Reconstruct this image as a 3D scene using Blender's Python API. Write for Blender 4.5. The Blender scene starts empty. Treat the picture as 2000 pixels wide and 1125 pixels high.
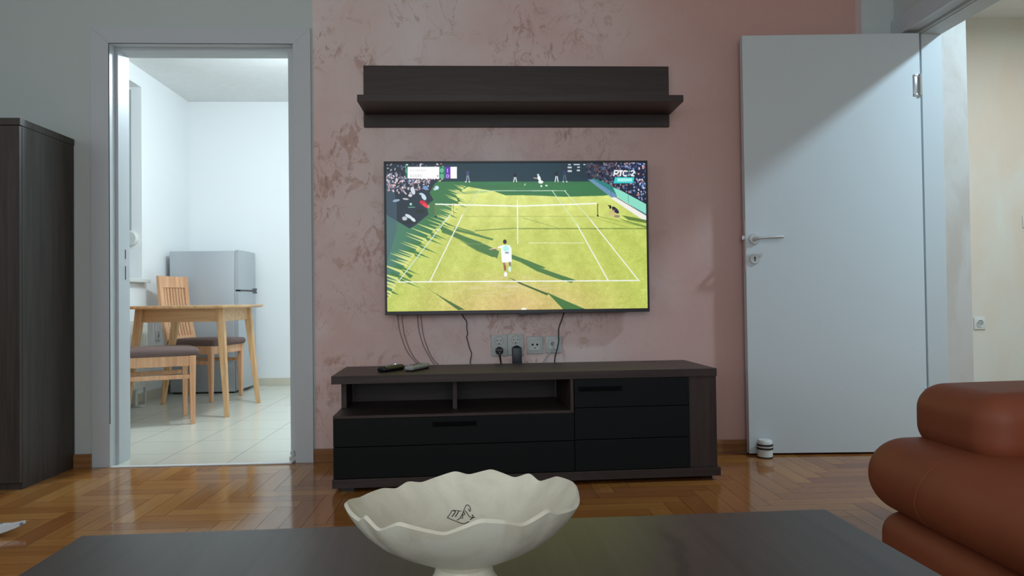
import bpy, bmesh, math, random
import numpy as np
from mathutils import Vector, Matrix
random.seed(7)
PI = math.pi
SC = bpy.context.scene
COL = SC.collection
D = 3.44            # living-room face of the back wall

# ------------------------------------------------------------------ camera
CAM_H = 0.755
yaw, pitch, roll = 0.0482, 0.01616, -0.0125
fw = Vector((math.sin(yaw)*math.cos(pitch), math.cos(yaw)*math.cos(pitch), math.sin(pitch)))
rt = Vector((math.cos(yaw), -math.sin(yaw), 0)); up = rt.cross(fw)
r2 = rt*math.cos(roll)+up*math.sin(roll); u2 = -rt*math.sin(roll)+up*math.cos(roll)
cd = bpy.data.cameras.new('camera'); cam = bpy.data.objects.new('camera', cd); COL.objects.link(cam)
mw = Matrix.Identity(4)
for i in range(3):
    mw[i][0] = r2[i]; mw[i][1] = u2[i]; mw[i][2] = -fw[i]
mw[2][3] = CAM_H
cam.matrix_world = mw
cd.sensor_width = 36.0; cd.lens = 1400/2000*36; cd.clip_start = 0.02
SC.camera = cam
# ------------------------------------------------------------------ world, lights, exposure
SC.view_settings.view_transform = 'Standard'; SC.view_settings.look = 'None'
SC.view_settings.exposure = 0.0; SC.view_settings.gamma = 1.0
SC.view_settings.use_curve_mapping = False
w = bpy.data.worlds.new('world'); SC.world = w; w.use_nodes = True
w.node_tree.nodes['Background'].inputs[0].default_value = (0.35, 0.45, 0.6, 1)
w.node_tree.nodes['Background'].inputs[1].default_value = 0.15
def lamp(name, kind, loc, power, color, size=0.1, target=None, sy=None, spread=None):
    l = bpy.data.lights.new(name, kind); l.energy = power; l.color = color
    if kind == 'AREA':
        l.size = size
        if sy: l.shape = 'RECTANGLE'; l.size_y = sy
        if spread: l.spread = spread
    else: l.shadow_soft_size = size
    o = bpy.data.objects.new(name, l); o.location = loc; COL.objects.link(o)
    if target is not None:
        o.rotation_euler = (Vector(target)-Vector(loc)).to_track_quat('-Z', 'Y').to_euler()
    return o
# evening daylight through the window in the left wall, plus added fill from behind
lamp('window_daylight_left', 'AREA', (-2.86, 0.55, 1.60), 15.0, (0.90, 0.98, 1.06), 1.6, (0, 1.2, 1.5), 1.3)
lamp('rear_fill_light', 'AREA', (0.0, -1.96, 1.60), 48.0, (0.93, 0.98, 1.04), 2.4, (0.2, 3.4, 1.7), 1.9)  # added soft fill that evens out the room, source unseen
def disk(name, loc, power, color, size):
    o = lamp(name, 'AREA', loc, power, color, size); o.data.shape = 'DISK'; return o
# shaded ceiling lamps of the two side rooms: they shine downwards
lamp('kitchen_lamp_light', 'POINT', (-1.10, 4.75, 2.22), 63.0, (0.79, 0.92, 1.0), 0.05)
disk('hall_lamp_light', (2.93, 2.42, 2.53), 46.0, (0.60, 0.84, 1.0), 0.17)
disk('hall_far_fill_light', (3.45, 3.55, 2.53), 11.0, (0.97, 0.98, 0.95), 0.12)  # added fill to brighten the beige hall wall

# ------------------------------------------------------------------ helpers
def put(o, label=None, cat=None, group=None, kind=None):
    if label: o['label'] = label
    if cat: o['category'] = cat
    if group: o['group'] = group
    if kind: o['kind'] = kind
    return o
def empty(name, loc=(0,0,0), rz=0.0, label=None, cat=None, group=None, kind=None):
    o = bpy.data.objects.new(name, None); COL.objects.link(o)
    o.location = loc; o.rotation_euler = (0, 0, rz); o.empty_display_size = 0.1
    return put(o, label, cat, group, kind)
def link(name, bm, mats, parent=None, smooth=False, label=None, angle=35, loc=None, rot=None):
    bmesh.ops.recalc_face_normals(bm, faces=bm.faces)
    me = bpy.data.meshes.new(name); bm.to_mesh(me); bm.free()
    if not isinstance(mats, (list, tuple)): mats = [mats]
    for m in mats: me.materials.append(m)
    o = bpy.data.objects.new(name, me); COL.objects.link(o)
    if smooth:
        for p in me.polygons: p.use_smooth = True
        try: me.set_sharp_from_angle(angle=math.radians(angle))
        except Exception: pass
    if parent is not None: o.parent = parent
    if loc is not None: o.location = loc
    if rot is not None: o.rotation_euler = rot
    if label: o['label'] = label
    return o
def box(bm, x0, x1, y0, y1, z0, z1, bev=0.0, mi=0, seg=2):
    t = bmesh.new()
    vs = [t.verts.new((x, y, z)) for x in (x0, x1) for y in (y0, y1) for z in (z0, z1)]
    for f in ((0,1,3,2),(4,6,7,5),(0,4,5,1),(2,3,7,6),(0,2,6,4),(1,5,7,3)):
        t.faces.new([vs[i] for i in f])
    if bev > 0:
        bmesh.ops.bevel(t, geom=list(t.edges), offset=bev, segments=seg, affect='EDGES', profile=0.5)
    merge(bm, t, mi)
def merge(bm, t, mi=0, mat=None):
    if mat is not None: bmesh.ops.transform(t, matrix=mat, verts=t.verts)
    mp = {}
    for v in t.verts: mp[v] = bm.verts.new(v.co)
    for f in t.faces:
        try:
            nf = bm.faces.new([mp[v] for v in f.verts]); nf.material_index = mi; nf.smooth = f.smooth
        except ValueError: pass
    t.free()
def hexa(bm, pts, bev=0.0, mi=0):
    """8 points: bottom 4 (ccw) then top 4"""
    t = bmesh.new(); vs = [t.verts.new(p) for p in pts]
    for f in ((0,1,2,3),(4,5,6,7),(0,1,5,4),(1,2,6,5),(2,3,7,6),(3,0,4,7)):
        t.faces.new([vs[i] for i in f])
    bmesh.ops.recalc_face_normals(t, faces=t.faces)
    if bev: bmesh.ops.bevel(t, geom=list(t.edges), offset=bev, segments=2, affect='EDGES', profile=0.5)
    merge(bm, t, mi)
def beam(bm, a, b, wa, wb, bev=0.002, ha=None, hb=None):
    """tapered square bar from a to b, cut level"""
    a = Vector(a); b = Vector(b); ha = ha or wa; hb = hb or wb
    P = []
    for c, w_, h_ in ((a, wa, ha), (b, wb, hb)):
        for sx, sy in ((-1,-1),(1,-1),(1,1),(-1,1)):
            P.append((c.x+sx*w_/2, c.y+sy*h_/2, c.z))
    hexa(bm, P, bev)
def lathe(bm, prof, center=(0,0,0), n=48, axis='Z', mi=0, close=True):
    """prof: list of (r, h)"""
    rings = []
    for r, h in prof:
        ring = []
        for i in range(n):
            a = 2*PI*i/n; x, y = r*math.cos(a), r*math.sin(a)
            p = (x, y, h) if axis == 'Z' else ((x, h, y) if axis == 'Y' else (h, x, y))
            ring.append(bm.verts.new((p[0]+center[0], p[1]+center[1], p[2]+center[2])))
        rings.append(ring)
    for a, b in zip(rings, rings[1:]):
        for i in range(n):
            f = bm.faces.new((a[i], a[(i+1)%n], b[(i+1)%n], b[i])); f.material_index = mi
    if close:
        for rg in (rings[0], rings[-1]):
            try: f = bm.faces.new(rg); f.material_index = mi
            except ValueError: pass
def catmull(pts, sub=6):
    pts = [Vector(p) for p in pts]; P = [pts[0]]+pts+[pts[-1]]; out = []
    for i in range(1, len(P)-2):
        for k in range(sub):
            t = k/sub; a, b, c, d = P[i-1], P[i], P[i+1], P[i+2]
            out.append(0.5*((2*b)+(c-a)*t+(2*a-5*b+4*c-d)*t*t+(-a+3*b-3*c+d)*t**3))
    out.append(P[-2]); return out
def tube(bm, pts, r, n=10, sub=6, mi=0, radii=None, sq=(1,1)):
    pts = catmull(pts, sub) if sub > 1 else [Vector(p) for p in pts]
    N = len(pts); rings = []
    prev = None
    for i, p in enumerate(pts):
        t = (pts[min(i+1, N-1)]-pts[max(i-1, 0)]).normalized()
        if prev is None:
            ref = Vector((0,0,1)) if abs(t.z) < 0.9 else Vector((0,1,0))
            u = t.cross(ref).normalized()
        else:
            u = (prev - t*prev.dot(t)).normalized()
        prev = u; v = t.cross(u)
        rr = r if radii is None else np.interp(i/(N-1), [k/(len(radii)-1) for k in range(len(radii))], radii)
        rings.append([bm.verts.new(p+(u*math.cos(2*PI*k/n)*sq[0]+v*math.sin(2*PI*k/n)*sq[1])*rr) for k in range(n)])
    for a, b in zip(rings, rings[1:]):
        for k in range(n):
            f = bm.faces.new((a[k], a[(k+1)%n], b[(k+1)%n], b[k])); f.material_index = mi
    bm.faces.new(rings[0]); bm.faces.new(rings[-1])
def rbox(bm, x0, x1, y0, y1, z0, z1, r, bulge=(0,0,0), n=6, m=10, mi=0, rz=None):
    """rounded cushion block"""
    h = Vector(((x1-x0)/2, (y1-y0)/2, (z1-z0)/2)); c = Vector(((x0+x1)/2, (y0+y1)/2, (z0+z1)/2))
    rr = [min(r, h[k]*0.999) for k in range(3)]
    rv = min(rr)
    def params(k):
        H = h[k]; R = min(rr[k], H*0.999); cor = [H-R+R*math.tan(PI/4*j/n) for j in range(1, n+1)]
        mid = [(H-R)*(-1+2*j/m) for j in range(m+1)]
        return [-v for v in reversed(cor)]+mid+cor
    S = [params(k) for k in range(3)]
    cache = {}
    def vert(P):
        key = tuple(round(v, 5) for v in P)
        if key in cache: return cache[key]
        q = Vector([max(-(h[k]-rr[k]), min(h[k]-rr[k], P[k])) for k in range(3)])
        o = Vector([(P[k]-q[k])/rr[k] for k in range(3)])
        o = o.normalized() if o.length > 0 else o
        v = q+Vector([o[k]*rr[k] for k in range(3)])
        f = [max(0, 1-(v[k]/h[k])**2) for k in range(3)]
        v = v+Vector((math.copysign(bulge[0], v.x)*f[1]**.6*f[2]**.6*abs(v.x/h.x),
                      math.copysign(bulge[1], v.y)*f[0]**.6*f[2]**.6*abs(v.y/h.y),
                      math.copysign(bulge[2], v.z)*f[0]**.6*f[1]**.6*abs(v.z/h.z)))
        cache[key] = bm.verts.new(v+c); return cache[key]
    for ax in range(3):
        a, b = [k for k in range(3) if k != ax]
        for s in (-1, 1):
            for i in range(len(S[a])-1):
                for j in range(len(S[b])-1):
                    q = []
                    for (ii, jj) in ((i,j),(i+1,j),(i+1,j+1),(i,j+1)):
                        P = [0,0,0]; P[ax] = s*h[ax]; P[a] = S[a][ii]; P[b] = S[b][jj]; q.append(vert(P))
                    q2 = []
                    for v in q:
                        if v not in q2: q2.append(v)
                    if len(q2) > 2:
                        try:
                            f = bm.faces.new(q2 if s > 0 else q2[::-1]); f.material_index = mi; f.smooth = True
                        except ValueError: pass

# ------------------------------------------------------------------ materials
def s2l(c):
    return tuple(((v/255)/12.92 if v/255 <= 0.04045 else ((v/255+0.055)/1.055)**2.4) for v in c)
def mat(name, col, rough=0.5, metal=0.0, spec=0.5, noise=None, bump=0.0, coat=0.0, bscale=60):
    """noise = (scale, amount, stretch-vector)"""
    m = bpy.data.materials.new(name); m.use_nodes = True; nt = m.node_tree; b = nt.nodes['Principled BSDF']
    b.inputs['Base Color'].default_value = (*col, 1); b.inputs['Roughness'].default_value = rough
    b.inputs['Metallic'].default_value = metal; b.inputs['Specular IOR Level'].default_value = spec
    b.inputs['Coat Weight'].default_value = coat; b.inputs['Coat Roughness'].default_value = 0.08
    tc = nt.nodes.new('ShaderNodeTexCoord'); mp = nt.nodes.new('ShaderNodeMapping')
    nt.links.new(tc.outputs['Object'], mp.inputs['Vector'])
    sc, am, st = noise if noise else (14, 0.06, (1,1,1))
    mp.inputs['Scale'].default_value = st
    n = nt.nodes.new('ShaderNodeTexNoise'); n.inputs['Scale'].default_value = sc; n.inputs['Detail'].default_value = 6
    nt.links.new(mp.outputs[0], n.inputs['Vector'])
    mx = nt.nodes.new('ShaderNodeMix'); mx.data_type = 'RGBA'
    mx.inputs[6].default_value = (*[max(0, c*(1-am)) for c in col], 1)
    mx.inputs[7].default_value = (*[min(1, c*(1+am)) for c in col], 1)
    nt.links.new(n.outputs['Fac'], mx.inputs[0]); nt.links.new(mx.outputs[2], b.inputs['Base Color'])
    if bump:
        n2 = nt.nodes.new('ShaderNodeTexNoise'); n2.inputs['Scale'].default_value = bscale; n2.inputs['Detail'].default_value = 4
        nt.links.new(mp.outputs[0], n2.inputs['Vector'])
        bp = nt.nodes.new('ShaderNodeBump'); bp.inputs['Strength'].default_value = bump; bp.inputs['Distance'].default_value = 0.002
        nt.links.new(n2.outputs['Fac'], bp.inputs['Height']); nt.links.new(bp.outputs[0], b.inputs['Normal'])
    return m
def wood(name, dark, light, axis='X', scale=1.0, rough=0.45, knots=True, spec=0.4):
    m = bpy.data.materials.new(name); m.use_nodes = True; nt = m.node_tree; b = nt.nodes['Principled BSDF']
    N = nt.nodes.new; L = nt.links.new
    tc = N('ShaderNodeTexCoord'); mp = N('ShaderNodeMapping'); L(tc.outputs['Object'], mp.inputs['Vector'])
    s = {'X': (1.2, 22, 22), 'Y': (22, 1.2, 22), 'Z': (22, 22, 1.2)}[axis]
    mp.inputs['Scale'].default_value = tuple(v*scale for v in s)
    n = N('ShaderNodeTexNoise'); n.inputs['Scale'].default_value = 1.6; n.inputs['Detail'].default_value = 8
    n.inputs['Distortion'].default_value = 0.9; L(mp.outputs[0], n.inputs['Vector'])
    n2 = N('ShaderNodeTexNoise'); n2.inputs['Scale'].default_value = 9; n2.inputs['Detail'].default_value = 3
    L(mp.outputs[0], n2.inputs['Vector'])
    ad = N('ShaderNodeMath'); ad.operation = 'MULTIPLY_ADD'; L(n2.outputs['Fac'], ad.inputs[0]); ad.inputs[1].default_value = 0.25
    L(n.outputs['Fac'], ad.inputs[2])
    cr = N('ShaderNodeValToRGB'); cr.color_ramp.elements[0].position = 0.42; cr.color_ramp.elements[1].position = 0.8
    cr.color_ramp.elements[0].color = (*dark, 1); cr.color_ramp.elements[1].color = (*light, 1)
    L(ad.outputs[0], cr.inputs[0]); L(cr.outputs[0], b.inputs['Base Color'])
    b.inputs['Roughness'].default_value = rough; b.inputs['Specular IOR Level'].default_value = spec
    bp = N('ShaderNodeBump'); bp.inputs['Strength'].default_value = 0.12; bp.inputs['Distance'].default_value = 0.001
    L(ad.outputs[0], bp.inputs['Height']); L(bp.outputs[0], b.inputs['Normal'])
    return m

M = {}
M['wall_white'] = mat('grey_white_paint', (0.56, 0.625, 0.61), 0.85, noise=(2.0, 0.03, (1,1,1)), bump=0.1, bscale=120)
M['ceiling'] = mat('ceiling_white_paint', (0.75, 0.76, 0.75), 0.9)
M['kitchen_wall'] = mat('kitchen_white_paint', (0.84, 0.86, 0.86), 0.85, noise=(1.5, 0.015, (1,1,1)))
M['casing'] = mat('door_casing_white_laminate', (0.57, 0.615, 0.645), 0.45, noise=(3, 0.02, (1,1,1)))
M['hall_frame'] = mat('hall_frame_white_laminate', (0.52, 0.55, 0.565), 0.5, noise=(3, 0.02, (1,1,1)))
M['leaf'] = mat('door_leaf_white_laminate', (0.60, 0.645, 0.665), 0.42, noise=(3, 0.015, (1,1,1)))
M['black_groove'] = mat('dark_gap', (0.02, 0.02, 0.02), 0.9)
M['dark_wood_x'] = wood('dark_oak_laminate', (0.032, 0.0215, 0.0190), (0.056, 0.0385, 0.034), 'X')
M['dark_wood_z'] = wood('dark_oak_laminate_upright', (0.032, 0.0215, 0.0190), (0.056, 0.0385, 0.034), 'Z')
M['table_wood'] = wood('coffee_table_dark_laminate', (0.040, 0.030, 0.026), (0.068, 0.052, 0.044), 'Y', 0.9, 0.38, spec=0.8)
M['cabinet_wood'] = wood('cabinet_dark_laminate', (0.030, 0.024, 0.020), (0.060, 0.047, 0.040), 'Z', 1.0, 0.5)
M['anthracite'] = mat('anthracite_drawer_front', (0.0040, 0.0056, 0.0064), 0.62, spec=0.22, noise=(30, 0.1, (1,1,1)))
M['grip'] = mat('grip_black', (0.0016, 0.0018, 0.002), 0.8, spec=0.12)
M['black_plastic'] = mat('black_plastic', (0.012, 0.012, 0.014), 0.35)
M['tv_bezel'] = mat('tv_bezel_dark_grey', (0.018, 0.02, 0.028), 0.35)
M['navy_plastic'] = mat('adapter_dark_plastic', (0.018, 0.024, 0.035), 0.4)
M['white_plastic'] = mat('white_plastic', (0.66, 0.67, 0.65), 0.4)
M['socket_plastic'] = mat('socket_grey_white_plastic', (0.50, 0.53, 0.515), 0.4)
M['socket_inner'] = mat('socket_inner_plastic', (0.56, 0.59, 0.57), 0.45)
M['light_grey_plastic'] = mat('light_grey_plastic', (0.40, 0.43, 0.42), 0.45)
M['steel'] = mat('brushed_steel', (0.62, 0.62, 0.63), 0.25, 1.0)
M['satin'] = mat('satin_nickel', (0.62, 0.63, 0.63), 0.42, 0.55)
M['rubber'] = mat('black_rubber', (0.01, 0.01, 0.011), 0.6)
M['fridge'] = mat('fridge_silver_paint', (0.45, 0.475, 0.50), 0.38, 0.25, noise=(4, 0.03, (1,1,1)))
M['gasket'] = mat('light_gasket', (0.75, 0.77, 0.78), 0.6)
M['radiator'] = mat('radiator_enamel', (0.66, 0.66, 0.60), 0.5)
M['kit_wood_x'] = wood('natural_oak', (0.56, 0.315, 0.14), (0.76, 0.48, 0.25), 'X', 1.0, 0.42)
M['kit_wood_z'] = wood('natural_oak_upright', (0.56, 0.315, 0.14), (0.76, 0.48, 0.25), 'Z', 1.0, 0.42)
M['kit_wood_y'] = wood('natural_oak_depth', (0.56, 0.315, 0.14), (0.76, 0.48, 0.25), 'Y', 1.0, 0.42)
M['beech'] = wood('beech', (0.60, 0.30, 0.155), (0.80, 0.46, 0.26), 'Z', 1.0, 0.4)
M['seat_fabric'] = mat('brown_seat_fabric', (0.16, 0.105, 0.095), 0.9, noise=(120, 0.25, (1,1,1)), bump=0.4, bscale=300)
M['ceramic'] = mat('cream_ceramic', (0.68, 0.655, 0.52), 0.42, noise=(9, 0.16, (1,1,1.4)), bump=0.15, bscale=50)
M['cable_pink'] = mat('dusty_pink_cable', (0.31, 0.225, 0.215), 0.7)
M['base_wood'] = wood('skirting_brown_wood', (0.20, 0.085, 0.03), (0.34, 0.16, 0.065), 'X', 1.0, 0.35)
M['kit_base'] = mat('tile_skirting', (0.62, 0.58, 0.47), 0.4)
M['ink'] = mat('dark_ink', (0.03, 0.025, 0.02), 0.6)
M['cloth_white'] = mat('white_cloth', (0.6, 0.62, 0.64), 0.9)
M['lamp_glow'] = None

def leather():
    m = bpy.data.materials.new('cognac_leather'); m.use_nodes = True; nt = m.node_tree; b = nt.nodes['Principled BSDF']
    N = nt.nodes.new; L = nt.links.new
    tc = N('ShaderNodeTexCoord')
    n = N('ShaderNodeTexNoise'); n.inputs['Scale'].default_value = 3.5; n.inputs['Detail'].default_value = 7; L(tc.outputs['Object'], n.inputs['Vector'])
    cr = N('ShaderNodeValToRGB'); cr.color_ramp.elements[0].position = .3; cr.color_ramp.elements[1].position = .75
    cr.color_ramp.elements[0].color = (0.215, 0.056, 0.024, 1); cr.color_ramp.elements[1].color = (0.285, 0.078, 0.034, 1)
    L(n.outputs['Fac'], cr.inputs[0]); L(cr.outputs[0], b.inputs['Base Color'])
    b.inputs['Roughness'].default_value = 0.56; b.inputs['Specular IOR Level'].default_value = 0.38
    v = N('ShaderNodeTexVoronoi'); v.inputs['Scale'].default_value = 320; L(tc.outputs['Object'], v.inputs['Vector'])
    bp = N('ShaderNodeBump'); bp.inputs['Strength'].default_value = 0.12; bp.inputs['Distance'].default_value = 0.0008
    L(v.outputs['Distance'], bp.inputs['Height']); L(bp.outputs[0], b.inputs['Normal'])
    return m
M['leather'] = leather()
M['stitch'] = mat('leather_thread', (0.27, 0.078, 0.036), 0.8)

def pink_plaster():
    m = bpy.data.materials.new('pink_venetian_plaster'); m.use_nodes = True; nt = m.node_tree; b = nt.nodes['Principled BSDF']
    N = nt.nodes.new; L = nt.links.new
    tc = N('ShaderNodeTexCoord'); P = tc.outputs['Object']
    def noise(scale, detail=6, rough=.55, dist=0.0, st=(1,1,1), off=(0,0,0), rot=0):
        mp = N('ShaderNodeMapping'); mp.inputs['Scale'].default_value = st; mp.inputs['Location'].default_value = off
        mp.inputs['Rotation'].default_value = (0, rot, 0)
        L(P, mp.inputs['Vector']); n = N('ShaderNodeTexNoise'); n.inputs['Scale'].default_value = scale
        n.inputs['Detail'].default_value = detail; n.inputs['Roughness'].default_value = rough; n.inputs['Distortion'].default_value = dist
        L(mp.outputs[0], n.inputs['Vector']); return n.outputs['Fac']
    def rng(v, a, b_, c=0.0, d=1.0):
        r = N('ShaderNodeMapRange'); r.interpolation_type = 'SMOOTHSTEP'
        r.inputs[1].default_value = a; r.inputs[2].default_value = b_; r.inputs[3].default_value = c; r.inputs[4].default_value = d
        L(v, r.inputs[0]); return r.outputs[0]
    def mul(a, c):
        x = N('ShaderNodeMath'); x.operation = 'MULTIPLY'; L(a, x.inputs[0])
        if isinstance(c, (int, float)): x.inputs[1].default_value = c
        else: L(c, x.inputs[1])
        return x.outputs[0]
    def mix(f, a, c):
        x = N('ShaderNodeMix'); x.data_type = 'RGBA'; L(f, x.inputs[0])
        for k, v in ((6, a), (7, c)):
            if isinstance(v, tuple): x.inputs[k].default_value = (*v, 1)
            else: L(v, x.inputs[k])
        return x.outputs[2]
    sep = N('ShaderNodeSeparateXYZ'); L(P, sep.inputs[0])
    big = noise(1.6, 4, .5, 0.6)
    base = mix(rng(big, .38, .62), (0.72, 0.50, 0.465), (0.75, 0.60, 0.565))
    # paler greyish zones toward the left
    grey = mul(rng(noise(1.1, 3, .5, 0.3, off=(3,1,2)), .42, .6), rng(sep.outputs[0], 0.6, -0.5))
    base = mix(mul(grey, .8), base, (0.81, 0.74, 0.72))
    # more saturated terracotta tone of the paint toward the right edge
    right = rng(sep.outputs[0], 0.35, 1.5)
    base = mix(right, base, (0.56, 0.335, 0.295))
    up_ = rng(sep.outputs[2], 1.75, 2.5)  # light from above put into the colour at top right
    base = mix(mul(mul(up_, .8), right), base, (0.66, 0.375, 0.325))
    # rusty worn patches: cluster mask * ragged fine noise
    cl = rng(noise(2.3, 3, .5, 0.5, st=(1.0,1,1.25), off=(1.7,0,0.35)), .465, .58)
    cl = mul(cl, rng(sep.outputs[0], 1.25, 0.25))
    fine = rng(noise(9, 9, .72, 1.4, st=(1.2,1,0.9), rot=.7), .515, .575)
    f2 = rng(noise(26, 5, .7, .5, st=(1.6,1,.7), rot=.6), .50, .62)
    base = mix(mul(mul(cl, fine), .72), base, (0.52, 0.30, 0.24))
    base = mix(mul(mul(mul(cl, rng(noise(7, 8, .7, .8, off=(5,0,4)), .5, .56)), f2), .7), base, (0.43, 0.235, 0.18))
    # thin broken veins
    w1 = rng(noise(3.0, 7, .62, 1.0, off=(9,0,3)), .487, .5); w2 = rng(noise(3.0, 7, .62, 1.0, off=(9,0,3)), .513, .5)
    vein = mul(mul(mul(w1, w2), rng(noise(5, 3, .5, off=(2,0,8)), .5, .6)), rng(sep.outputs[0], 1.4, 0.2))
    base = mix(mul(vein, .55), base, (0.53, 0.33, 0.275))
    L(base, b.inputs['Base Color']); b.inputs['Roughness'].default_value = 0.42
    bp = N('ShaderNodeBump'); bp.inputs['Strength'].default_value = 0.25; bp.inputs['Distance'].default_value = 0.003
    L(fine, bp.inputs['Height']); L(bp.outputs[0], b.inputs['Normal'])
    return m
M['pink'] = pink_plaster()

def beige_plaster():
    m = bpy.data.materials.new('beige_hall_plaster'); m.use_nodes = True; nt = m.node_tree; b = nt.nodes['Principled BSDF']
    N = nt.nodes.new; L = nt.links.new
    tc = N('ShaderNodeTexCoord')
    n = N('ShaderNodeTexNoise'); n.inputs['Scale'].default_value = 2.2; n.inputs['Detail'].default_value = 6; n.inputs['Distortion'].default_value = .5
    mp = N('ShaderNodeMapping'); mp.inputs['Scale'].default_value = (1.6,1,.8); L(tc.outputs['Object'], mp.inputs[0]); L(mp.outputs[0], n.inputs['Vector'])
    cr = N('ShaderNodeValToRGB'); cr.color_ramp.elements[0].position = .38; cr.color_ramp.elements[1].position = .64
    cr.color_ramp.elements[0].color = (0.70, 0.615, 0.52, 1); cr.color_ramp.elements[1].color = (0.70, 0.685, 0.62, 1)
    L(n.outputs['Fac'], cr.inputs[0]); L(cr.outputs[0], b.inputs['Base Color']); b.inputs['Roughness'].default_value = .6
    return m
M['beige'] = beige_plaster()
def plaster(name, c0, c1, scale):
    m = bpy.data.materials.new(name); m.use_nodes = True; nt = m.node_tree; b = nt.nodes['Principled BSDF']
    N = nt.nodes.new; L = nt.links.new
    tc = N('ShaderNodeTexCoord'); mp = N('ShaderNodeMapping'); mp.inputs['Scale'].default_value = (2.2, 1, 1); L(tc.outputs['Object'], mp.inputs[0])
    n = N('ShaderNodeTexNoise'); n.inputs['Scale'].default_value = scale; n.inputs['Detail'].default_value = 9; n.inputs['Roughness'].default_value = .62; n.inputs['Distortion'].default_value = .9; L(mp.outputs[0], n.inputs['Vector'])
    cr = N('ShaderNodeValToRGB'); cr.color_ramp.elements[0].position = .40; cr.color_ramp.elements[1].position = .58
    cr.color_ramp.elements[0].color = (*c0, 1); cr.color_ramp.elements[1].color = (*c1, 1)
    L(n.outputs['Fac'], cr.inputs[0]); L(cr.outputs[0], b.inputs['Base Color']); b.inputs['Roughness'].default_value = .55
    return m
M['pier'] = plaster('pale_hall_plaster', (0.50, 0.435, 0.38), (0.56, 0.52, 0.485), 2.2)
M['ceramic'] = plaster('cream_ceramic', (0.62, 0.585, 0.46), (0.70, 0.685, 0.56), 16)
nt_ = M['ceramic'].node_tree; nt_.nodes['Mapping'].inputs['Scale'].default_value = (1, 1, 1); nt_.nodes['Principled BSDF'].inputs['Roughness'].default_value = .45

def parquet():
    m = bpy.data.materials.new('glossy_oak_parquet'); m.use_nodes = True; nt = m.node_tree; b = nt.nodes['Principled BSDF']
    N = nt.nodes.new; L = nt.links.new
    at = N('ShaderNodeAttribute'); at.attribute_name = 'tone'
    cr = N('ShaderNodeValToRGB'); e = cr.color_ramp.elements
    e[0].position = 0; e[0].color = (0.15, 0.042, 0.014, 1); e[1].position = 1; e[1].color = (0.50, 0.255, 0.075, 1)
    for p, c in ((.2, (0.245, 0.078, 0.021, 1)), (.55, (0.35, 0.145, 0.036, 1)), (.8, (0.44, 0.205, 0.055, 1))):
        k = e.new(p); k.color = c
    L(at.outputs['Fac'], cr.inputs[0])
    uv = N('ShaderNodeUVMap'); mp = N('ShaderNodeMapping'); mp.inputs['Scale'].default_value = (2.5, 45, 1); L(uv.outputs[0], mp.inputs[0])
    n = N('ShaderNodeTexNoise'); n.inputs['Scale'].default_value = 1.5; n.inputs['Detail'].default_value = 8; n.inputs['Distortion'].default_value = .8
    L(mp.outputs[0], n.inputs['Vector'])
    r = N('ShaderNodeMapRange'); r.inputs[1].default_value = .3; r.inputs[2].default_value = .75; r.inputs[3].default_value = .88; r.inputs[4].default_value = 1.12
    L(n.outputs['Fac'], r.inputs[0])
    mx = N('ShaderNodeVectorMath'); mx.operation = 'SCALE'; L(cr.outputs[0], mx.inputs[0]); L(r.outputs[0], mx.inputs[3])
    L(mx.outputs[0], b.inputs['Base Color'])
    tc = N('ShaderNodeTexCoord'); n3 = N('ShaderNodeTexNoise'); n3.inputs['Scale'].default_value = 5; L(tc.outputs['Object'], n3.inputs['Vector'])
    rr = N('ShaderNodeMapRange'); rr.inputs[3].default_value = .07; rr.inputs[4].default_value = .17; L(n3.outputs['Fac'], rr.inputs[0])
    L(rr.outputs[0], b.inputs['Roughness'])
    b.inputs['Specular IOR Level'].default_value = .5
    n4 = N('ShaderNodeTexNoise'); n4.inputs['Scale'].default_value = 9; L(tc.outputs['Object'], n4.inputs['Vector'])
    bp = N('ShaderNodeBump'); bp.inputs['Strength'].default_value = .05; bp.inputs['Distance'].default_value = .004
    L(n4.outputs['Fac'], bp.inputs['Height']); L(bp.outputs[0], b.inputs['Normal'])
    return m
M['parquet'] = parquet()

def tiles():
    m = bpy.data.materials.new('cream_floor_tiles'); m.use_nodes = True; nt = m.node_tree; b = nt.nodes['Principled BSDF']
    N = nt.nodes.new; L = nt.links.new
    tc = N('ShaderNodeTexCoord'); mp = N('ShaderNodeMapping'); L(tc.outputs['Object'], mp.inputs[0])
    mp.inputs['Location'].default_value = (1.19, -3.70, 0)
    br = N('ShaderNodeTexBrick'); br.offset = 0; br.squash = 1
    br.inputs['Scale'].default_value = 1; br.inputs['Brick Width'].default_value = .34; br.inputs['Row Height'].default_value = .33
    br.inputs['Mortar Size'].default_value = .0022; br.inputs['Mortar Smooth'].default_value = .1
    br.inputs['Color1'].default_value = (0.66, 0.655, 0.56, 1); br.inputs['Color2'].default_value = (0.68, 0.67, 0.58, 1)
    br.inputs['Mortar'].default_value = (0.34, 0.34, 0.30, 1)
    L(mp.outputs[0], br.inputs['Vector']); L(br.outputs['Color'], b.inputs['Base Color'])
    b.inputs['Roughness'].default_value = .22; return m
M['tiles'] = tiles()

# ------------------------------------------------------------------ structure
LX, RX, BY, CZ = -2.9, 2.078, -2.0, 2.6
def struct(name, bm, m, label=None, parent=None, **k):
    o = link(name, bm, m, parent, **k)
    if parent is None: put(o, label, None, None, 'structure')
    return o
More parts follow.
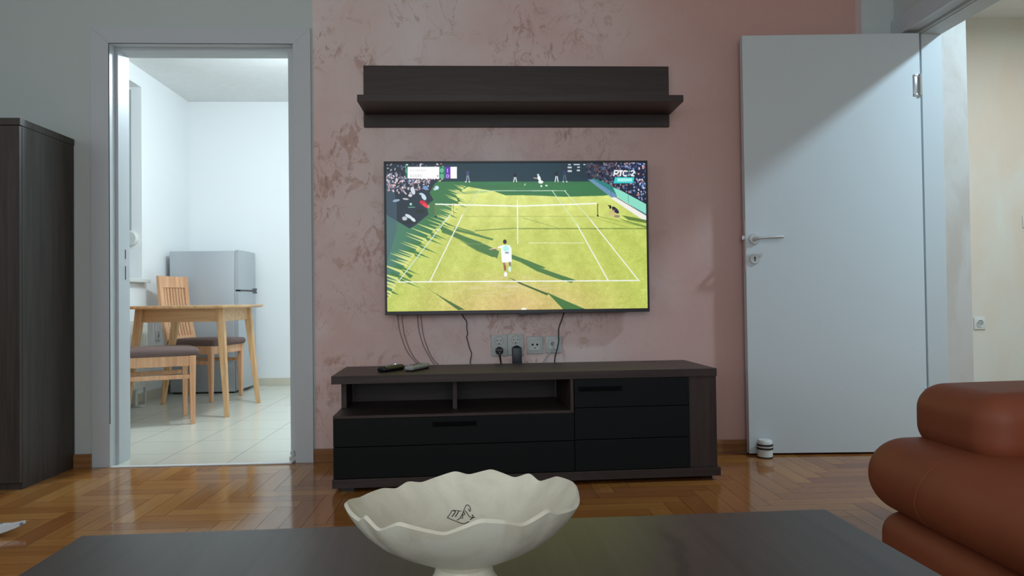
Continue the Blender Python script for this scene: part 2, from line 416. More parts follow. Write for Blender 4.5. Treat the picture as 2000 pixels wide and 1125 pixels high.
# parquet: one face per stave in a herringbone laid square to the walls
def parquet_floor():
    W = 0.075; n = 5; g = 0.0006
    x0, x1, y0, y1 = LX, RX, BY, 3.425
    V = []; F = []; UV = []; T = []; rnd = random.Random(4)
    V += [(x0,y0,-.002),(x1,y0,-.002),(x1,y1,-.002),(x0,y1,-.002)]; F.append((0,1,2,3)); UV += [(0,0)]*4; T.append(0.0)
    i0, i1 = int(x0/W)-n*2, int(x1/W)+n*2; j0, j1 = int(y0/W)-n*2, int(y1/W)+n*2
    def add(a, b, c, d, hor):
        a2, b2, c2, d2 = max(a+g, x0), min(b-g, x1), max(c+g, y0), min(d-g, y1)
        if b2-a2 < .002 or d2-c2 < .002: return
        k = len(V); V.extend([(a2,c2,0),(b2,c2,0),(b2,d2,0),(a2,d2,0)]); F.append((k,k+1,k+2,k+3))
        ou, ov = rnd.random()*40, rnd.random()*40
        for (x, y) in ((a2,c2),(b2,c2),(b2,d2),(a2,d2)):
            UV.append((x+ou, y+ov) if hor else (y+ou, x+ov))
        T.append(min(1, max(0, rnd.gauss(.54-.12*(a2+.5), .115))))
    for j in range(j0, j1):
        k0 = (i0-j)//(2*n)-1
        for k in range(k0, k0+(i1-i0)//(2*n)+4):
            i = j+2*n*k; add(i*W, (i+n)*W, j*W, (j+1)*W, True)
    for i in range(i0, i1):
        k0 = (i-j1)//(2*n)-2
        for k in range(k0, k0+(j1-j0)//(2*n)+5):
            jb = i-2*n*k-(2*n-1); add(i*W, (i+1)*W, jb*W, (jb+n)*W, False)
    me = bpy.data.meshes.new('floor'); me.from_pydata(V, [], F)
    uv = me.uv_layers.new(name='UVMap')
    for l, c in zip(uv.data, UV): l.uv = c
    a = me.attributes.new('tone', 'FLOAT', 'FACE'); a.data.foreach_set('value', T)
    me.materials.append(M['parquet'])
    o = bpy.data.objects.new('floor', me); COL.objects.link(o)
    put(o, 'glossy orange-brown parquet floor of the living room', None, None, 'structure')
parquet_floor()
b = bmesh.new(); box(b, LX, RX, BY, 3.425, -.12, -.003)
struct('floor_slab', b, M['ceiling'], 'concrete slab under the parquet')
b = bmesh.new(); box(b, -2.85, 0.0, 3.425, 6.8, -.12, 0.0)
struct('floor_kitchen', b, M['tiles'], 'cream square floor tiles of the kitchen')
b = bmesh.new(); box(b, 2.078, 4.4, 1.0, 4.75, -.12, 0.0)
struct('floor_hall', b, wood('hall_floor_wood', (0.2,0.09,0.03), (0.34,0.17,0.06), 'Y'), 'brown wooden floor of the hall')
b = bmesh.new(); box(b, -1.70, -.875, 3.405, 3.43, 0, .006, .002)
struct('trim_1', b, M['gasket'], 'white threshold strip under the kitchen doorway')

# back wall with kitchen opening
OX0, OX1, OZ = -1.735, -0.84, 2.0
b = bmesh.new(); T = .135
box(b, LX-.15, OX0, D, D+T, 0, CZ, 0, 0); box(b, OX0, OX1, D, D+T, OZ, CZ, 0, 0)
box(b, OX1, -.771, D, D+T, 0, CZ, 0, 0)
box(b, -.771, 1.885, D, D+T, 0, CZ, 0, 1)
box(b, 1.885, 1.915, D, D+T, 0, CZ, 0, 2)
box(b, 1.915, RX+.162, D, D+T, 0, CZ, 0, 0)
struct('wall_back', b, [M['wall_white'], M['pink'], mat('pale_pink_paint_edge', (0.58, 0.44, 0.42), .7)], 'grey-white back wall with marbled pink plaster panel behind the television')
b = bmesh.new(); WY0, WY1, WZ0, WZ1 = -.3, 1.4, .85, 2.25
box(b, LX-.15, LX, BY-.15, WY0, 0, CZ); box(b, LX-.15, LX, WY1, D, 0, CZ); box(b, LX-.15, LX, WY0, WY1, 0, WZ0); box(b, LX-.15, LX, WY0, WY1, WZ1, CZ)
struct('wall_left', b, M['wall_white'], 'grey-white left wall of the living room')
# side wall with hall doorway
SY0, SY1, SZ = 2.40, 3.375, 2.055
b = bmesh.new()
box(b, RX, RX+.162, BY, SY0, 0, CZ); box(b, RX, RX+.162, SY1, D, 0, CZ); box(b, RX, RX+.162, SY0, SY1, SZ, CZ)
struct('wall_right', b, M['wall_white'], 'grey-white right wall around the hall doorway')
b = bmesh.new(); box(b, LX, -1.2, BY-.15, BY, 0, CZ); box(b, 1.2, RX+.162, BY-.15, BY, 0, CZ); box(b, -1.2, 1.2, BY-.15, BY, 2.4, CZ); box(b, -1.2, 1.2, BY-.15, BY, 0, .45)
struct('wall_front', b, M['wall_white'], 'grey-white wall behind the camera')
b = bmesh.new(); box(b, LX-.15, 4.55, BY-.15, 6.95, CZ, CZ+.1)
struct('ceiling', b, M['ceiling'], 'white ceiling')
def window(name, lab, x0, x1, z0, z1, fixed, axis):
    e = empty(name, (0,0,0), 0, lab, None, None, 'structure')
    def bx(bm, a0, a1, c0, c1, d0, d1):
        if axis == 'X': box(bm, d0, d1, a0, a1, c0, c1, .004)
        else: box(bm, a0, a1, d0, d1, c0, c1, .004)
    f = bmesh.new(); t = .06
    bx(f, x0, x0+t, z0, z1, fixed-.03, fixed+.03); bx(f, x1-t, x1, z0, z1, fixed-.03, fixed+.03)
    bx(f, x0+t, x1-t, z0, z0+t, fixed-.03, fixed+.03); bx(f, x0+t, x1-t, z1-t, z1, fixed-.03, fixed+.03)
    mid = (x0+x1)/2; bx(f, mid-.04, mid+.04, z0+t, z1-t, fixed-.03, fixed+.03)
    link('window_frame', f, M['white_plastic'], e)
    g = bmesh.new(); bx(g, x0+t, mid-.04, z0+t, z1-t, fixed-.004, fixed+.004); bx(g, mid+.04, x1-t, z0+t, z1-t, fixed-.004, fixed+.004)
    gm = bpy.data.materials.get('window_glass') or mat('window_glass', (0.03, 0.04, 0.05), .05)
    link('pane', g, gm, e)
    return e
window('window_2', 'white framed window in the left wall of the living room', WY0, WY1, WZ0, WZ1, LX-.09, 'X')
window('window_3', 'white framed window behind the camera', -1.2, 1.2, .45, 2.4, BY-.09, 'Y')

# kitchen shell
KX, KY = -2.62, 6.66
b = bmesh.new(); KW0, KW1, KZ0, KZ1 = 4.35, 5.74, .95, 2.46
box(b, KX-.25, KX, D+T, KW0, 0, CZ); box(b, KX-.25, KX, KW1, KY, 0, CZ); box(b, KX-.25, KX, KW0, KW1, 0, KZ0); box(b, KX-.25, KX, KW0, KW1, KZ1, CZ)
struct('wall_kitchen_left', b, M['kitchen_wall'], 'white kitchen wall with the window recess')
b = bmesh.new(); box(b, KX-.25, 0.1, KY, KY+.12, 0, CZ)
struct('wall_kitchen_back', b, M['kitchen_wall'], 'white far wall of the kitchen behind the refrigerator')
b = bmesh.new(); box(b, 0.0, 0.1, D+T, KY, 0, CZ)
struct('wall_kitchen_right', b, M['kitchen_wall'], 'white right wall of the kitchen')
b = bmesh.new(); box(b, KX, OX0, D+T, D+T+.012, 0, CZ); box(b, OX1, 0, D+T, D+T+.012, 0, CZ); box(b, OX0, OX1, D+T, D+T+.012, OZ, CZ)
struct('wall_kitchen_front', b, M['kitchen_wall'], 'white kitchen face of the partition wall')
e = window('window_1', 'white kitchen window in its recess above the radiator', KW0, KW1, KZ0, KZ1, KX-.21, 'X')
b = bmesh.new(); box(b, KX-.18, KX+.05, KW0-.03, KW1+.035, KZ0-.028, KZ0+.002, .004); link('window_sill', b, M['white_plastic'], e, label='white projecting window sill')
b = bmesh.new(); lathe(b, [(0.001, -.03), (.05, -.03), (.062, -.018), (.062, 0), (.0011, 0)], (KX-.085, KW1, 1.27), 40, 'Y'); link('strap_winder', b, M['white_plastic'], e, True)
b = bmesh.new(); box(b, KX-.095, KX-.078, KW1-.006, KW1-.002, 1.3, 2.44); link('shutter_strap', b, M['light_grey_plastic'], e)
b = bmesh.new(); box(b, KX, 0, KY-.011, KY, 0, .067, .002); struct('baseboard_kitchen_back', b, M['kit_base'], 'cream tile skirting along the far kitchen wall')
b = bmesh.new(); box(b, KX, KX+.011, D+T+.05, KY-.011, 0, .067, .002); struct('baseboard_kitchen_left', b, M['kit_base'], 'cream tile skirting along the kitchen window wall')

# hall shell
b = bmesh.new(); box(b, RX+.162, RX+.302, 3.345, 4.62, 0, CZ)
struct('wall_hall_pier', b, M['pier'], 'pale plastered wall end beside the hall doorway')
b = bmesh.new(); box(b, RX+.162, 4.5, 4.62, 4.74, 0, CZ)
struct('wall_hall_back', b, M['beige'], 'beige marbled plaster wall at the far side of the hall')
b = bmesh.new(); box(b, 4.35, 4.5, 1.0, 4.62, 0, CZ)
struct('wall_hall_right', b, M['beige'], 'beige plaster wall on the right side of the hall')
b = bmesh.new(); box(b, RX+.162, 4.35, .9, 1.0, 0, CZ)
struct('wall_hall_front', b, M['beige'], 'beige plaster wall at the near end of the hall')

# skirting in the living room
bs = lambda nm, lab, *c: (lambda q: (box(q, *c, .003), struct(nm, q, M['base_wood'], lab)))(bmesh.new())
bs('baseboard_back_left', 'brown wooden skirting left of the kitchen doorway', LX, -1.797, D-.015, D, 0, .062)
bs('baseboard_back_right', 'brown wooden skirting under the pink wall', -.777, RX, D-.015, D, 0, .062)
bs('baseboard_left', 'brown wooden skirting along the left wall', LX, LX+.015, BY, D-.015, 0, .062)
bs('baseboard_right', 'brown wooden skirting along the right wall', RX-.015, RX, BY, 2.30, 0, .062)

# kitchen doorway frame (door_1)
d1 = empty('door_1', (0,0,0), 0, 'grey-white frame of the open kitchen doorway', 'door frame', None, 'structure')
cx0, cx1, cz, ci0, ci1, ciz = -1.795, -.779, 2.058, -1.712, -.862, 1.979
def mitre_frame(bm, x0, x1, zt, i0, i1, iz, y0, y1):
    hexa(bm, [(x0,y0,0),(i0,y0,0),(i0,y1,0),(x0,y1,0),(x0,y0,zt),(i0,y0,iz),(i0,y1,iz),(x0,y1,zt)], .0015)
    hexa(bm, [(i1,y0,0),(x1,y0,0),(x1,y1,0),(i1,y1,0),(i1,y0,iz),(x1,y0,zt),(x1,y1,zt),(i1,y1,iz)], .0015)
    hexa(bm, [(i0,y0,iz),(i1,y0,iz),(i1,y1,iz),(i0,y1,iz),(x0,y0,zt),(x1,y0,zt),(x1,y1,zt),(x0,y1,zt)], .0015)
b = bmesh.new(); mitre_frame(b, cx0, cx1, cz, ci0, ci1, ciz, D-.016, D); link('casing', b, M['casing'], d1)
b = bmesh.new(); mitre_frame(b, cx0, cx1, cz, ci0+.01, ci1-.01, ciz-.01, D+T+.012, D+T+.026); link('casing', b, M['casing'], d1)
b = bmesh.new()   # lining: rebated part, then stop
box(b, OX0, ci0-.001, D-.012, 3.486, 0, ciz+.02); box(b, ci1+.001, OX1, D-.012, 3.486, 0, ciz+.02); box(b, OX0, OX1, D-.012, 3.486, ciz+.001, OZ)
link('rebate_lining', b, M['casing'], d1)
b = bmesh.new()
box(b, OX0, -1.700, 3.486, D+T+.012, 0, 1.967, .001); box(b, -.900, OX1, 3.486, D+T+.012, 0, 1.967, .001); box(b, OX0, OX1, 3.486, D+T+.012, 1.967, OZ, .001)
link('stop_lining', b, M['casing'], d1)
b = bmesh.new()
box(b, ci0-.0005, ci0+.0012, D-.0165, D-.012, 0.2, ciz+.001); box(b, ci0, ci1, D-.0165, D-.012, ciz-.0004, ciz+.0012)
link('shadow_gap', b, M['black_groove'], d1)
b = bmesh.new(); box(b, -1.7002, -1.6992, 3.549, 3.556, .975, 1.02); box(b, -1.7002, -1.6992, 3.549, 3.556, .875, .94)
link('strike_plate', b, M['black_groove'], d1, label='dark latch slots in the left jamb')
b = bmesh.new()
for k in range(9):
    a = random.random()*6.28; c = Vector((-.872+random.uniform(-.012,.01), 3.452+random.uniform(-.02,.02), .012+random.random()*.04))
    rbox(b, c.x-.010, c.x+.010, c.y-.01, c.y+.01, max(0.001, c.z-.012), c.z+.012, .008, n=2, m=2)
link('filler_foam', b, M['socket_inner'], d1, True, label='rough blob of filler foam at the foot of the right jamb')

# hall doorway frame and leaf (door_2)
d2 = empty('door_2', (0,0,0), 0, 'white open door with steel handle in the hall doorway', 'door', None, 'structure')
b = bmesh.new()   # casing on the living-room face
X0, X1 = RX-.015, RX
yo, yi, y2i, y2o, zi, zo = 3.438, 3.356, 2.425, 2.340, 2.022, 2.112
hexa(b, [(X0,yi,0),(X1,yi,0),(X1,yo,0),(X0,yo,0),(X0,yi,zi),(X1,yi,zi),(X1,yo,zo),(X0,yo,zo)], .0015)
hexa(b, [(X0,y2o,0),(X1,y2o,0),(X1,y2i,0),(X0,y2i,0),(X0,y2o,zo),(X1,y2o,zo),(X1,y2i,zi),(X0,y2i,zi)], .0015)
hexa(b, [(X0,y2i,zi),(X1,y2i,zi),(X1,yi,zi),(X0,yi,zi),(X0,y2o,zo),(X1,y2o,zo),(X1,yo,zo),(X0,yo,zo)], .0015)
link('casing', b, M['casing'], d2)
b = bmesh.new()
box(b, RX, 2.149, 3.362, SY1, 0, 2.025, .001); box(b, RX, 2.149, SY0, 2.428, 0, 2.025, .001); box(b, RX, 2.149, SY0, SY1, 2.025, SZ, .001)
link('rebate_lining', b, M['hall_frame'], d2)
b = bmesh.new()
box(b, 2.1495, RX+.172, 3.335, SY1, 0, 2.010, .001); box(b, 2.1495, RX+.172, SY0, 2.445, 0, 2.010, .001); box(b, 2.1495, RX+.172, SY0, SY1, 2.010, SZ, .001)
link('stop_lining', b, M['hall_frame'], d2)
b = bmesh.new(); box(b, 2.136, 2.148, 2.43, 3.36, 2.0130, 2.0245, .002)
link('rubber_seal', b, M['socket_plastic'], d2)
leaf = bpy.data.objects
b = bmesh.new(); box(b, 0, .848, 0, .04, .009, 2.008, .0015)
lf = link('door_leaf', b, M['leaf'], d2, loc=(1.282, 3.362, 0), rot=(0,0,-.0528))
b = bmesh.new()
lathe(b, [(.001,-.010),(.024,-.010),(.0265,-.006),(.0265,0),(.001,0)], (.040,0,1.030), 40, 'Y')
lathe(b, [(.001,-.045),(.0095,-.045),(.011,-.01),(.013,-.009)], (.040,0,1.030), 24, 'Y')
tube(b, [(.040,-.048,1.030),(.052,-.054,1.030),(.075,-.055,1.031),(.115,-.053,1.033),(.160,-.052,1.034)], .009, 14, 6, radii=[.011,.0098,.009,.010,.0112,.0095], sq=(1,.8))
link('handle', b, M['satin'], lf, True)
b = bmesh.new()
lathe(b, [(.001,-.009),(.022,-.009),(.0245,-.005),(.0245,0),(.001,0)], (.040,0,.934), 40, 'Y')
link('escutcheon', b, M['satin'], lf, True)
b = bmesh.new(); lathe(b, [(.001,-.0096),(.0042,-.0096),(.0042,-.006)], (.040,0,.940), 16, 'Y'); box(b, .0375, .0425, -.0096, -.006, .923, .940)
link('keyhole', b, M['black_groove'], lf)
b = bmesh.new(); box(b, -.0012, .001, .008, .032, .87, 1.12, .0005); rbox(b, -.011, 0, .012, .028, 1.025, 1.05, .003, n=2, m=2)
link('latch', b, M['steel'], lf)
b = bmesh.new()
lathe(b, [(.001,-.052),(.008,-.052),(.0075,0)], (.846,-.006,1.757), 20, 'Z'); lathe(b, [(.001,.052),(.0075,.052),(.0075,0)], (.846,-.006,1.757), 20, 'Z')
box(b, .815, .846, -.004, 0, 1.705, 1.716, .001); box(b, .815, .846, -.004, 0, 1.797, 1.808, .001); box(b, .815, .832, -.0035, 0, 1.705, 1.808, .001)
link('hinge', b, M['steel'], lf, True)
b = bmesh.new()
lathe(b, [(.001,-.05),(.0075,-.05),(.0075,.05),(.001,.05)], (.846,-.006,.26), 20, 'Z')
link('hinge', b, M['steel'], lf, True)

# ------------------------------------------------------------------ television with the match picture
tv = empty('television', (0.1915, D, .69), 0, 'large flat television on the pink wall showing a tennis match', 'television')
HW = .6215
b = bmesh.new()
box(b, -HW, HW, -.080, -.050, 0, .717, .003)
box(b, -HW+.05, HW-.05, -.052, -.016, .03, .62, .008)
link('case', b, M['tv_bezel'], tv)
b = bmesh.new()
box(b, -HW, HW, -.084, -.078, .7075, .717, .0015); box(b, -HW, HW, -.084, -.078, 0, .0165, .0015)
box(b, -HW, -HW+.0095, -.084, -.078, .0165, .7075, .001); box(b, HW-.0095, HW, -.084, -.078, .0165, .7075, .001)
link('bezel', b, M['tv_bezel'], tv)
b = bmesh.new(); box(b, -.2, .2, -.016, -.001, .2, .5); link('wall_bracket', b, M['black_plastic'], tv)
b = bmesh.new(); box(b, .005, .04, -.0835, -.072, -.008, .002, .002); box(b, .0, .13, -.080, -.07, -.004, .001, .001); link('receiver_bump', b, M['black_plastic'], tv, label='small black receiver bump under the bezel')

def paint():
    SS = 2; W, H = 760, 430; w_, h_ = W*SS, H*SS
    img = np.zeros((h_, w_, 3), np.float32)
    def q(x, y):
        u = (x-(754+ (y-320)/290*2.0))/(507.0-(y-320)/290*1.5)
        top = 320-.002*(x-754); v = (y-top)/(290-6*(x-754)/507)
        return u*w_, v*h_
    yy, xx = np.mgrid[0:h_, 0:w_].astype(np.float32)
    rs = np.random.RandomState(3)
    def poly(pts, col, a=1.0, raw=False):
        P = pts if raw else [q(*p) for p in pts]
        X = [p[0] for p in P]; Y = [p[1] for p in P]
        x0, x1 = max(0, int(min(X))-1), min(w_, int(max(X))+2); y0, y1 = max(0, int(min(Y))-1), min(h_, int(max(Y))+2)
        if x1 <= x0 or y1 <= y0: return
        sx = xx[y0:y1, x0:x1]+.5; sy = yy[y0:y1, x0:x1]+.5; ins = np.zeros(sx.shape, bool)
        n = len(P); j = n-1
        for i in range(n):
            xi, yi, xj, yj = X[i], Y[i], X[j], Y[j]
            if yi != yj: ins ^= ((yi > sy) != (yj > sy)) & (sx < (xj-xi)*(sy-yi)/(yj-yi)+xi)
            j = i
        r = img[y0:y1, x0:x1]; r[ins] = r[ins]*(1-a)+np.array(col, np.float32)*a
    def line(p0, p1, wd, col, a=1.0):
        (ax, ay), (bx, by) = q(*p0), q(*p1); dx, dy = bx-ax, by-ay; L = math.hypot(dx, dy)+1e-6
        wd = wd*w_/507/2; nx, ny = -dy/L*wd, dx/L*wd
        poly([(ax+nx, ay+ny), (bx+nx, by+ny), (bx-nx, by-ny), (ax-nx, ay-ny)], col, a, True)
    def ell(cx, cy, rx, ry, col, a=1.0, ang=0):
        poly([(cx+rx*math.cos(t)*math.cos(ang)-ry*math.sin(t)*math.sin(ang), cy+rx*math.cos(t)*math.sin(ang)+ry*math.sin(t)*math.cos(ang)) for t in np.linspace(0, 2*PI, 14)[:-1]], col, a)
    def blur(a, k):
        for ax in (0, 1):
            a = sum(np.roll(a, s, ax) for s in range(-k, k+1))/(2*k+1)
        return a
    # grass
    v = yy/h_; u = xx/w_
    g0 = np.array([194, 204, 100], np.float32)
    img[:] = g0
    tt = np.clip((v-.15)/.35, 0, 1)[..., None]; img[:] = img*(tt)+np.array([222, 230, 134], np.float32)*(1-tt)
    cx = np.clip(1-np.abs(u-.5)/.55, 0, 1)[..., None]*np.clip((v-.70)/.24, 0, 1)[..., None]
    img[:] = img*(1-.85*cx)+np.array([214, 182, 124], np.float32)*.85*cx
    gr = np.clip(np.abs(u-.5)*2-.45, 0, 1)[..., None]*.55; img[:] = img*(1-gr)+np.array([178, 204, 92], np.float32)*gr
    # mowing stripes converge
    px_ = u*507+754; vy = 320+v*290
    st = np.sin(((px_-1008)/(vy-180))*32)[..., None]; img += st*4.5
    nz = rs.randn(h_, w_); nz = (nz+np.roll(nz, 1, 1)+np.roll(nz, 2, 1)+np.roll(nz, -1, 1))/4
    nz2 = blur(rs.randn(h_//8+1, w_//8+1), 1).repeat(8, 0).repeat(8, 1)[:h_, :w_]
    img += (nz[..., None]*(8+18*v[..., None]))*np.array([1, 1, .9]); img += blur(nz2, 4)[..., None]*9
    # worn baseline
    for _ in range(60):
        ell(rs.normal(985, 60), rs.normal(562, 9), rs.uniform(6, 26), rs.uniform(.8, 2), (228, 208, 172), .22)
    # green shaded lawn (left) with ragged edge
    G = (58, 118, 72)
    poly([(754,372),(880,352),(905,352),(1262,352),(1262,374),(1175,384),(1100,386),(1035,383),(985,383),(960,374),(940,371),(913,366),(898,374),(888,382),(898,394),(880,404),(880,420),(868,430),(856,442),(845,452),(826,470),(808,494),(790,520),(775,545),(762,575),(754,585)], G)
    shd = ((v < .24) & (u > .45))
    # darker teal-green gradient at far left
    lm = np.clip((0.16-u)/.16, 0, 1)[..., None]*(np.abs(img-np.array(G, np.float32)).sum(-1, keepdims=True) < 3)
    img[:] = img*(1-lm*.8)+np.array([84, 128, 122], np.float32)*lm*.8
    ys = [(905,366),(890,372),(884,378),(890,384),(878,391),(886,397),(872,404),(868,412),(862,423),(852,431),(846,437),(842,445),(826,456),(812,470),(812,480),(800,496),(792,500),(790,508),(770,518),(768,528),(762,540),(766,552)]
    edge = [(905,366),(890,376),(884,386),(890,398),(882,412),(870,428),(852,441),(836,457),(816,479),(799,501),(781,526),(766,551),(752,582)]
    for k in range(len(edge)-1):
        (ax, ay), (bx, by) = edge[k], edge[k+1]; n_ = max(2, int(math.hypot(bx-ax, by-ay)/(2.2+k*.28)))
        for q_ in range(n_):
            t_ = (q_+rs.rand()*.6)/n_; x = ax+(bx-ax)*t_; y = ay+(by-ay)*t_; sc = .5+k*.07; L = sc*rs.uniform(12, 42); hw = sc*rs.uniform(1.0, 2.6)
            if rs.rand() < .55: poly([(x-L*.9, y-L*.40), (x+6*sc, y-hw), (x+9*sc, y+3*sc), (x+5*sc, y+hw)], (220, 226, 134), .95)
            else: poly([(x+L, y+L*.46), (x-7*sc, y-3*sc-hw), (x-10*sc, y-3*sc), (x-6*sc, y+hw)], (66, 120, 66), .95)
    # long shadows
    SH = (70, 116, 62)
    poly([(857,440),(880,452),(905,463),(935,474),(960,486),(972,492),(968,506),(935,490),(905,474),(880,462),(862,456)], SH, .95)
    poly([(885,446),(930,459),(962,468),(958,471),(925,462),(885,452)], SH, .85); line((880,442),(942,463), 1.1, SH)
    line((872,440),(925,455), 1.2, SH); poly([(893,470),(945,492),(965,502),(960,504),(930,492)], SH, .9)
    poly([(995,498),(1030,511),(1062,524),(1058,526),(1020,516),(996,507)], SH, .95)
    poly([(1014,514),(1050,524),(1090,538),(1120,548),(1112,554),(1080,544),(1045,531)], SH, .95)
    poly([(988,542),(1020,556),(1068,575),(1064,578),(1012,556)], (66, 96, 46)); poly([(1064,572),(1090,584),(1142,606),(1096,606)], SH)
    poly([(800,540),(845,572),(862,582),(905,606),(892,607),(850,576)], (78, 108, 52)); poly([(786,531),(806,540),(800,545)], SH)
    # net shadow and posts
    line((905,424),(1162,424), .8, (122, 140, 72), .7); line((925,452),(1005,447), 1.3, (82,112,52)); line((1005,448),(1262,448), 1.5, (82, 110, 48), .9)
    line((1018,427),(1088,447), .7, (96,120,56), .8); line((1165,424),(1262,446), .8, (88,116,50), .8); line((1148,424),(1225,446), .7, (104,130,60), .7)
    # far shade strip modulations
    for _ in range(30):
        x = rs.uniform(900, 1200); ell(x, rs.uniform(356, 380), rs.uniform(14, 40), rs.uniform(1, 3), (rs.choice([48, 62]), rs.choice([104, 128]), 84), .25)
    # court lines
    Wl = (240, 244, 236)
    Wc = (198, 226, 196)
    line((934,374),(1104,374), 1.2, Wc); line((777,552),(1246,549), 2.2, Wl)
    line((934,374),(902,420), 1.2, Wc); line((902,420),(838,551), 1.9, Wl)
    line((878,420),(777,552), 1.6, (214, 232, 226))
    line((1076,374),(1124,440), 1.3, (214,234,200)); line((1124,440),(1184,549), 2.0, Wl)
    line((1100,374),(1150,430), 1.3, (214,234,200)); line((1150,430),(1244,549), 2.0, Wl)
    line((1008,392),(1008,478), 1.8, Wl); line((1028,476),(1137,476), 1.3, (234,238,208), .8); line((900,478),(960,478), 1.0, (234,238,208), .25)
    # net
    poly([(848,401),(1164,401),(1164,425),(848,425)], (214, 214, 120), .12)
    line((848,400),(1008,404), 2.4, (246,250,240)); line((1008,404),(1164,399), 2.4, (246,250,240)); line((1008,400),(1008,424), 2.2, (246,248,236))
    line((848,399),(849,424), 2, (132,104,64)); line((1165,399),(1165,423), 2, (128,82,50)); ell(850,424,2,2,(26,50,40)); ell(1165,423,2,2,(40,42,26)); line((884,398),(884,424), .8, (140,120,90))
    # back wall
    poly([(865,316),(1165,316),(1150,356),(860,356)], (28, 56, 68)); poly([(1090,316),(1165,316),(1150,354),(1100,350)], (30, 50, 62), .8)
    # right hand stand, wall, kerb
    poly([(1140,316),(1264,316),(1264,420),(1150,356)], (34, 40, 62))
    poly([(1146,352),(1158,352),(1264,420),(1264,434),(1200,393)], (108, 146, 178)); poly([(1190,388),(1204,386),(1264,424),(1264,438)], (238, 236, 228))
    poly([(1153,350),(1166,350),(1264,402),(1264,422)], (44, 128, 124)); poly([(1196,368),(1212,374),(1264,402),(1264,421),(1205,388)], (140, 220, 196))
    line((1200,386),(1264,424), 1.2, (40, 84, 60)); line((1226,382),(1226,398), .8, (80, 150, 140)); line((1192,366),(1192,382), .8, (30, 96, 96))
    pal = [(214,206,224),(150,160,212),(96,110,170),(236,226,228),(190,120,130),(70,84,140),(40,46,80),(30,36,60),(220,160,150),(120,170,220)]
    for k in range(620):
        x = rs.uniform(1144, 1264); lo = 330+(x-1150)*.62+6*(x > 1180); y = rs.uniform(318, min(lo+14, 404))
        if y > 349+(x-1160)*.46: continue
        c = pal[rs.randint(len(pal))]; f = .45+.6*np.clip((x-1160)/90, 0, 1)
        ell(x, y, rs.uniform(.8, 2.2), rs.uniform(1.0, 2.8), tuple(min(255, v_*f) for v_ in c), .9, rs.uniform(-.6, .6))
    # left stand
    poly([(754,316),(866,316),(866,348),(848,360),(838,378),(846,392),(832,402),(836,420),(812,440),(800,448),(780,436),(754,420)], (36, 50, 62))
    lm2 = [(754,316),(754,480),(790,440),(800,420),(780,400),(765,360)]; poly([(754,340),(754,520),(775,450),(775,400),(765,350)], (74, 98, 112), .6)
    pal = [(226,206,214),(244,226,232),(190,160,170),(120,130,160),(60,66,90),(30,36,48),(110,140,190),(240,236,240),(200,140,140)]
    for k in range(520):
        x = rs.uniform(756, 866); y = rs.normal(345+(866-x)*.12, 15)
        if y < 318 or (y > 392 - (x-756)*.25) or (x > 838 and y > 352): continue
        if y > 376 and rs.rand() < .6: continue
        ell(x, y, rs.uniform(.7, 1.8), rs.uniform(.9, 3), pal[rs.randint(len(pal))], .85, rs.uniform(-1, 1))
    for (x, y, rx, ry, c, an) in ((806,374,4,8,(206,216,226),-.3),(801,383,4,3,(214,206,206),0),(774,393,7,2.5,(150,170,190),-.2),(792,390,6,1.6,(200,200,205),.1),(852,368,4,4,(206,226,240),.2),(848,371,3,2,(190,205,225),.4),(827,386,4,7,(200,220,232),-.5),(822,380,4,2,(190,210,225),0),(826,398,8,4.5,(200,36,60),.5),(830,403,7,3,(232,60,84),.6),(798,424,8,3.2,(206,220,226),.5),(790,428,5,4,(186,196,200),.1),(806,430,6,3,(216,230,232),.7),(798,436,11,3.5,(30,42,48),0),(820,414,9,5,(24,44,40),.1),(836,405,2,3,(220,140,120),0),(830,368,5,4,(110,150,200),.3)):
        ell(x, y, rx, ry, c, 1, an)
    ell(802, 400, 2.4, 2.4, (170, 226, 210)); line((797,406),(810,406), 1.4, (110,180,160))
    # people at the back
    def person(x, y0, y1, top, leg, wd=3):
        h = y1-y0; ell(x, y0+h*.08, 1.6, h*.08, (52,40,38)); ell(x, y0+h*.33, wd, h*.2, top); line((x-1,y0+h*.5),(x-3,y1), 1.8, leg); line((x+1,y0+h*.5),(x+3,y1), 1.8, leg)
    person(912, 331, 357, (66,74,116), (150,160,180)); person(1004, 338, 357, (20,26,36), (226,234,236)); person(1085, 334, 357, (30,30,48), (230,236,240)); person(1101, 330, 357, (46,56,96), (96,104,130))
    for s in (908, 915, 1098, 1105): ell(s, 356.5, 1.5, 1.2, (240,240,244))
    ell(1049, 343, 2, 2, (220,226,220)); ell(1051, 350, 3, 6, (232,240,236), 1, -.3); ell(1054, 357, 5, 3.2, (236,244,238)); line((1040,349),(1048,350), 1.4, (224,196,170)); ell(1055, 365, 1.8, 2, (240,246,236)); ell(1065, 364, 2.4, 1.8, (200,226,206)); line((1022,364),(1024,360), 1.4, (230,240,200))
    # clock / board text, upper right
    for (x, y, w2, h2) in ((1108,322,5,2.2),(1107,327,8,3.2),(1107,334,8,3.6),(1119,322,12,2.0),(1126,327,5,2.6),(1125,333,6,3.0),(1138,322,4,1.8),(756,323,2.5,1.2),(762,323,1.5,1.2),(756,329,4,1.6)):
        poly([(x,y),(x+w2,y),(x+w2,y+h2),(x,y+h2)], (226,232,240), .85)
    # ball kids
    ell(1190,406,2.2,3.6,(24,26,24)); ell(1188,403.5,2.6,1.2,(24,26,24)); ell(1200,412,9,4.2,(40,42,62),1,.75); ell(1196,407,3,2,(24,26,24))
    for s in (1189,1193,1197): line((s,411),(s+1,423), 1.6, (206,160,140))
    ell(1203,424,6,2.4,(150,130,120)); poly([(1212,422),(1235,426),(1264,432),(1264,438),(1225,431)], (84,116,52), .9); poly([(1206,428),(1264,444),(1264,448),(1215,433)], (96,128,60), .7)
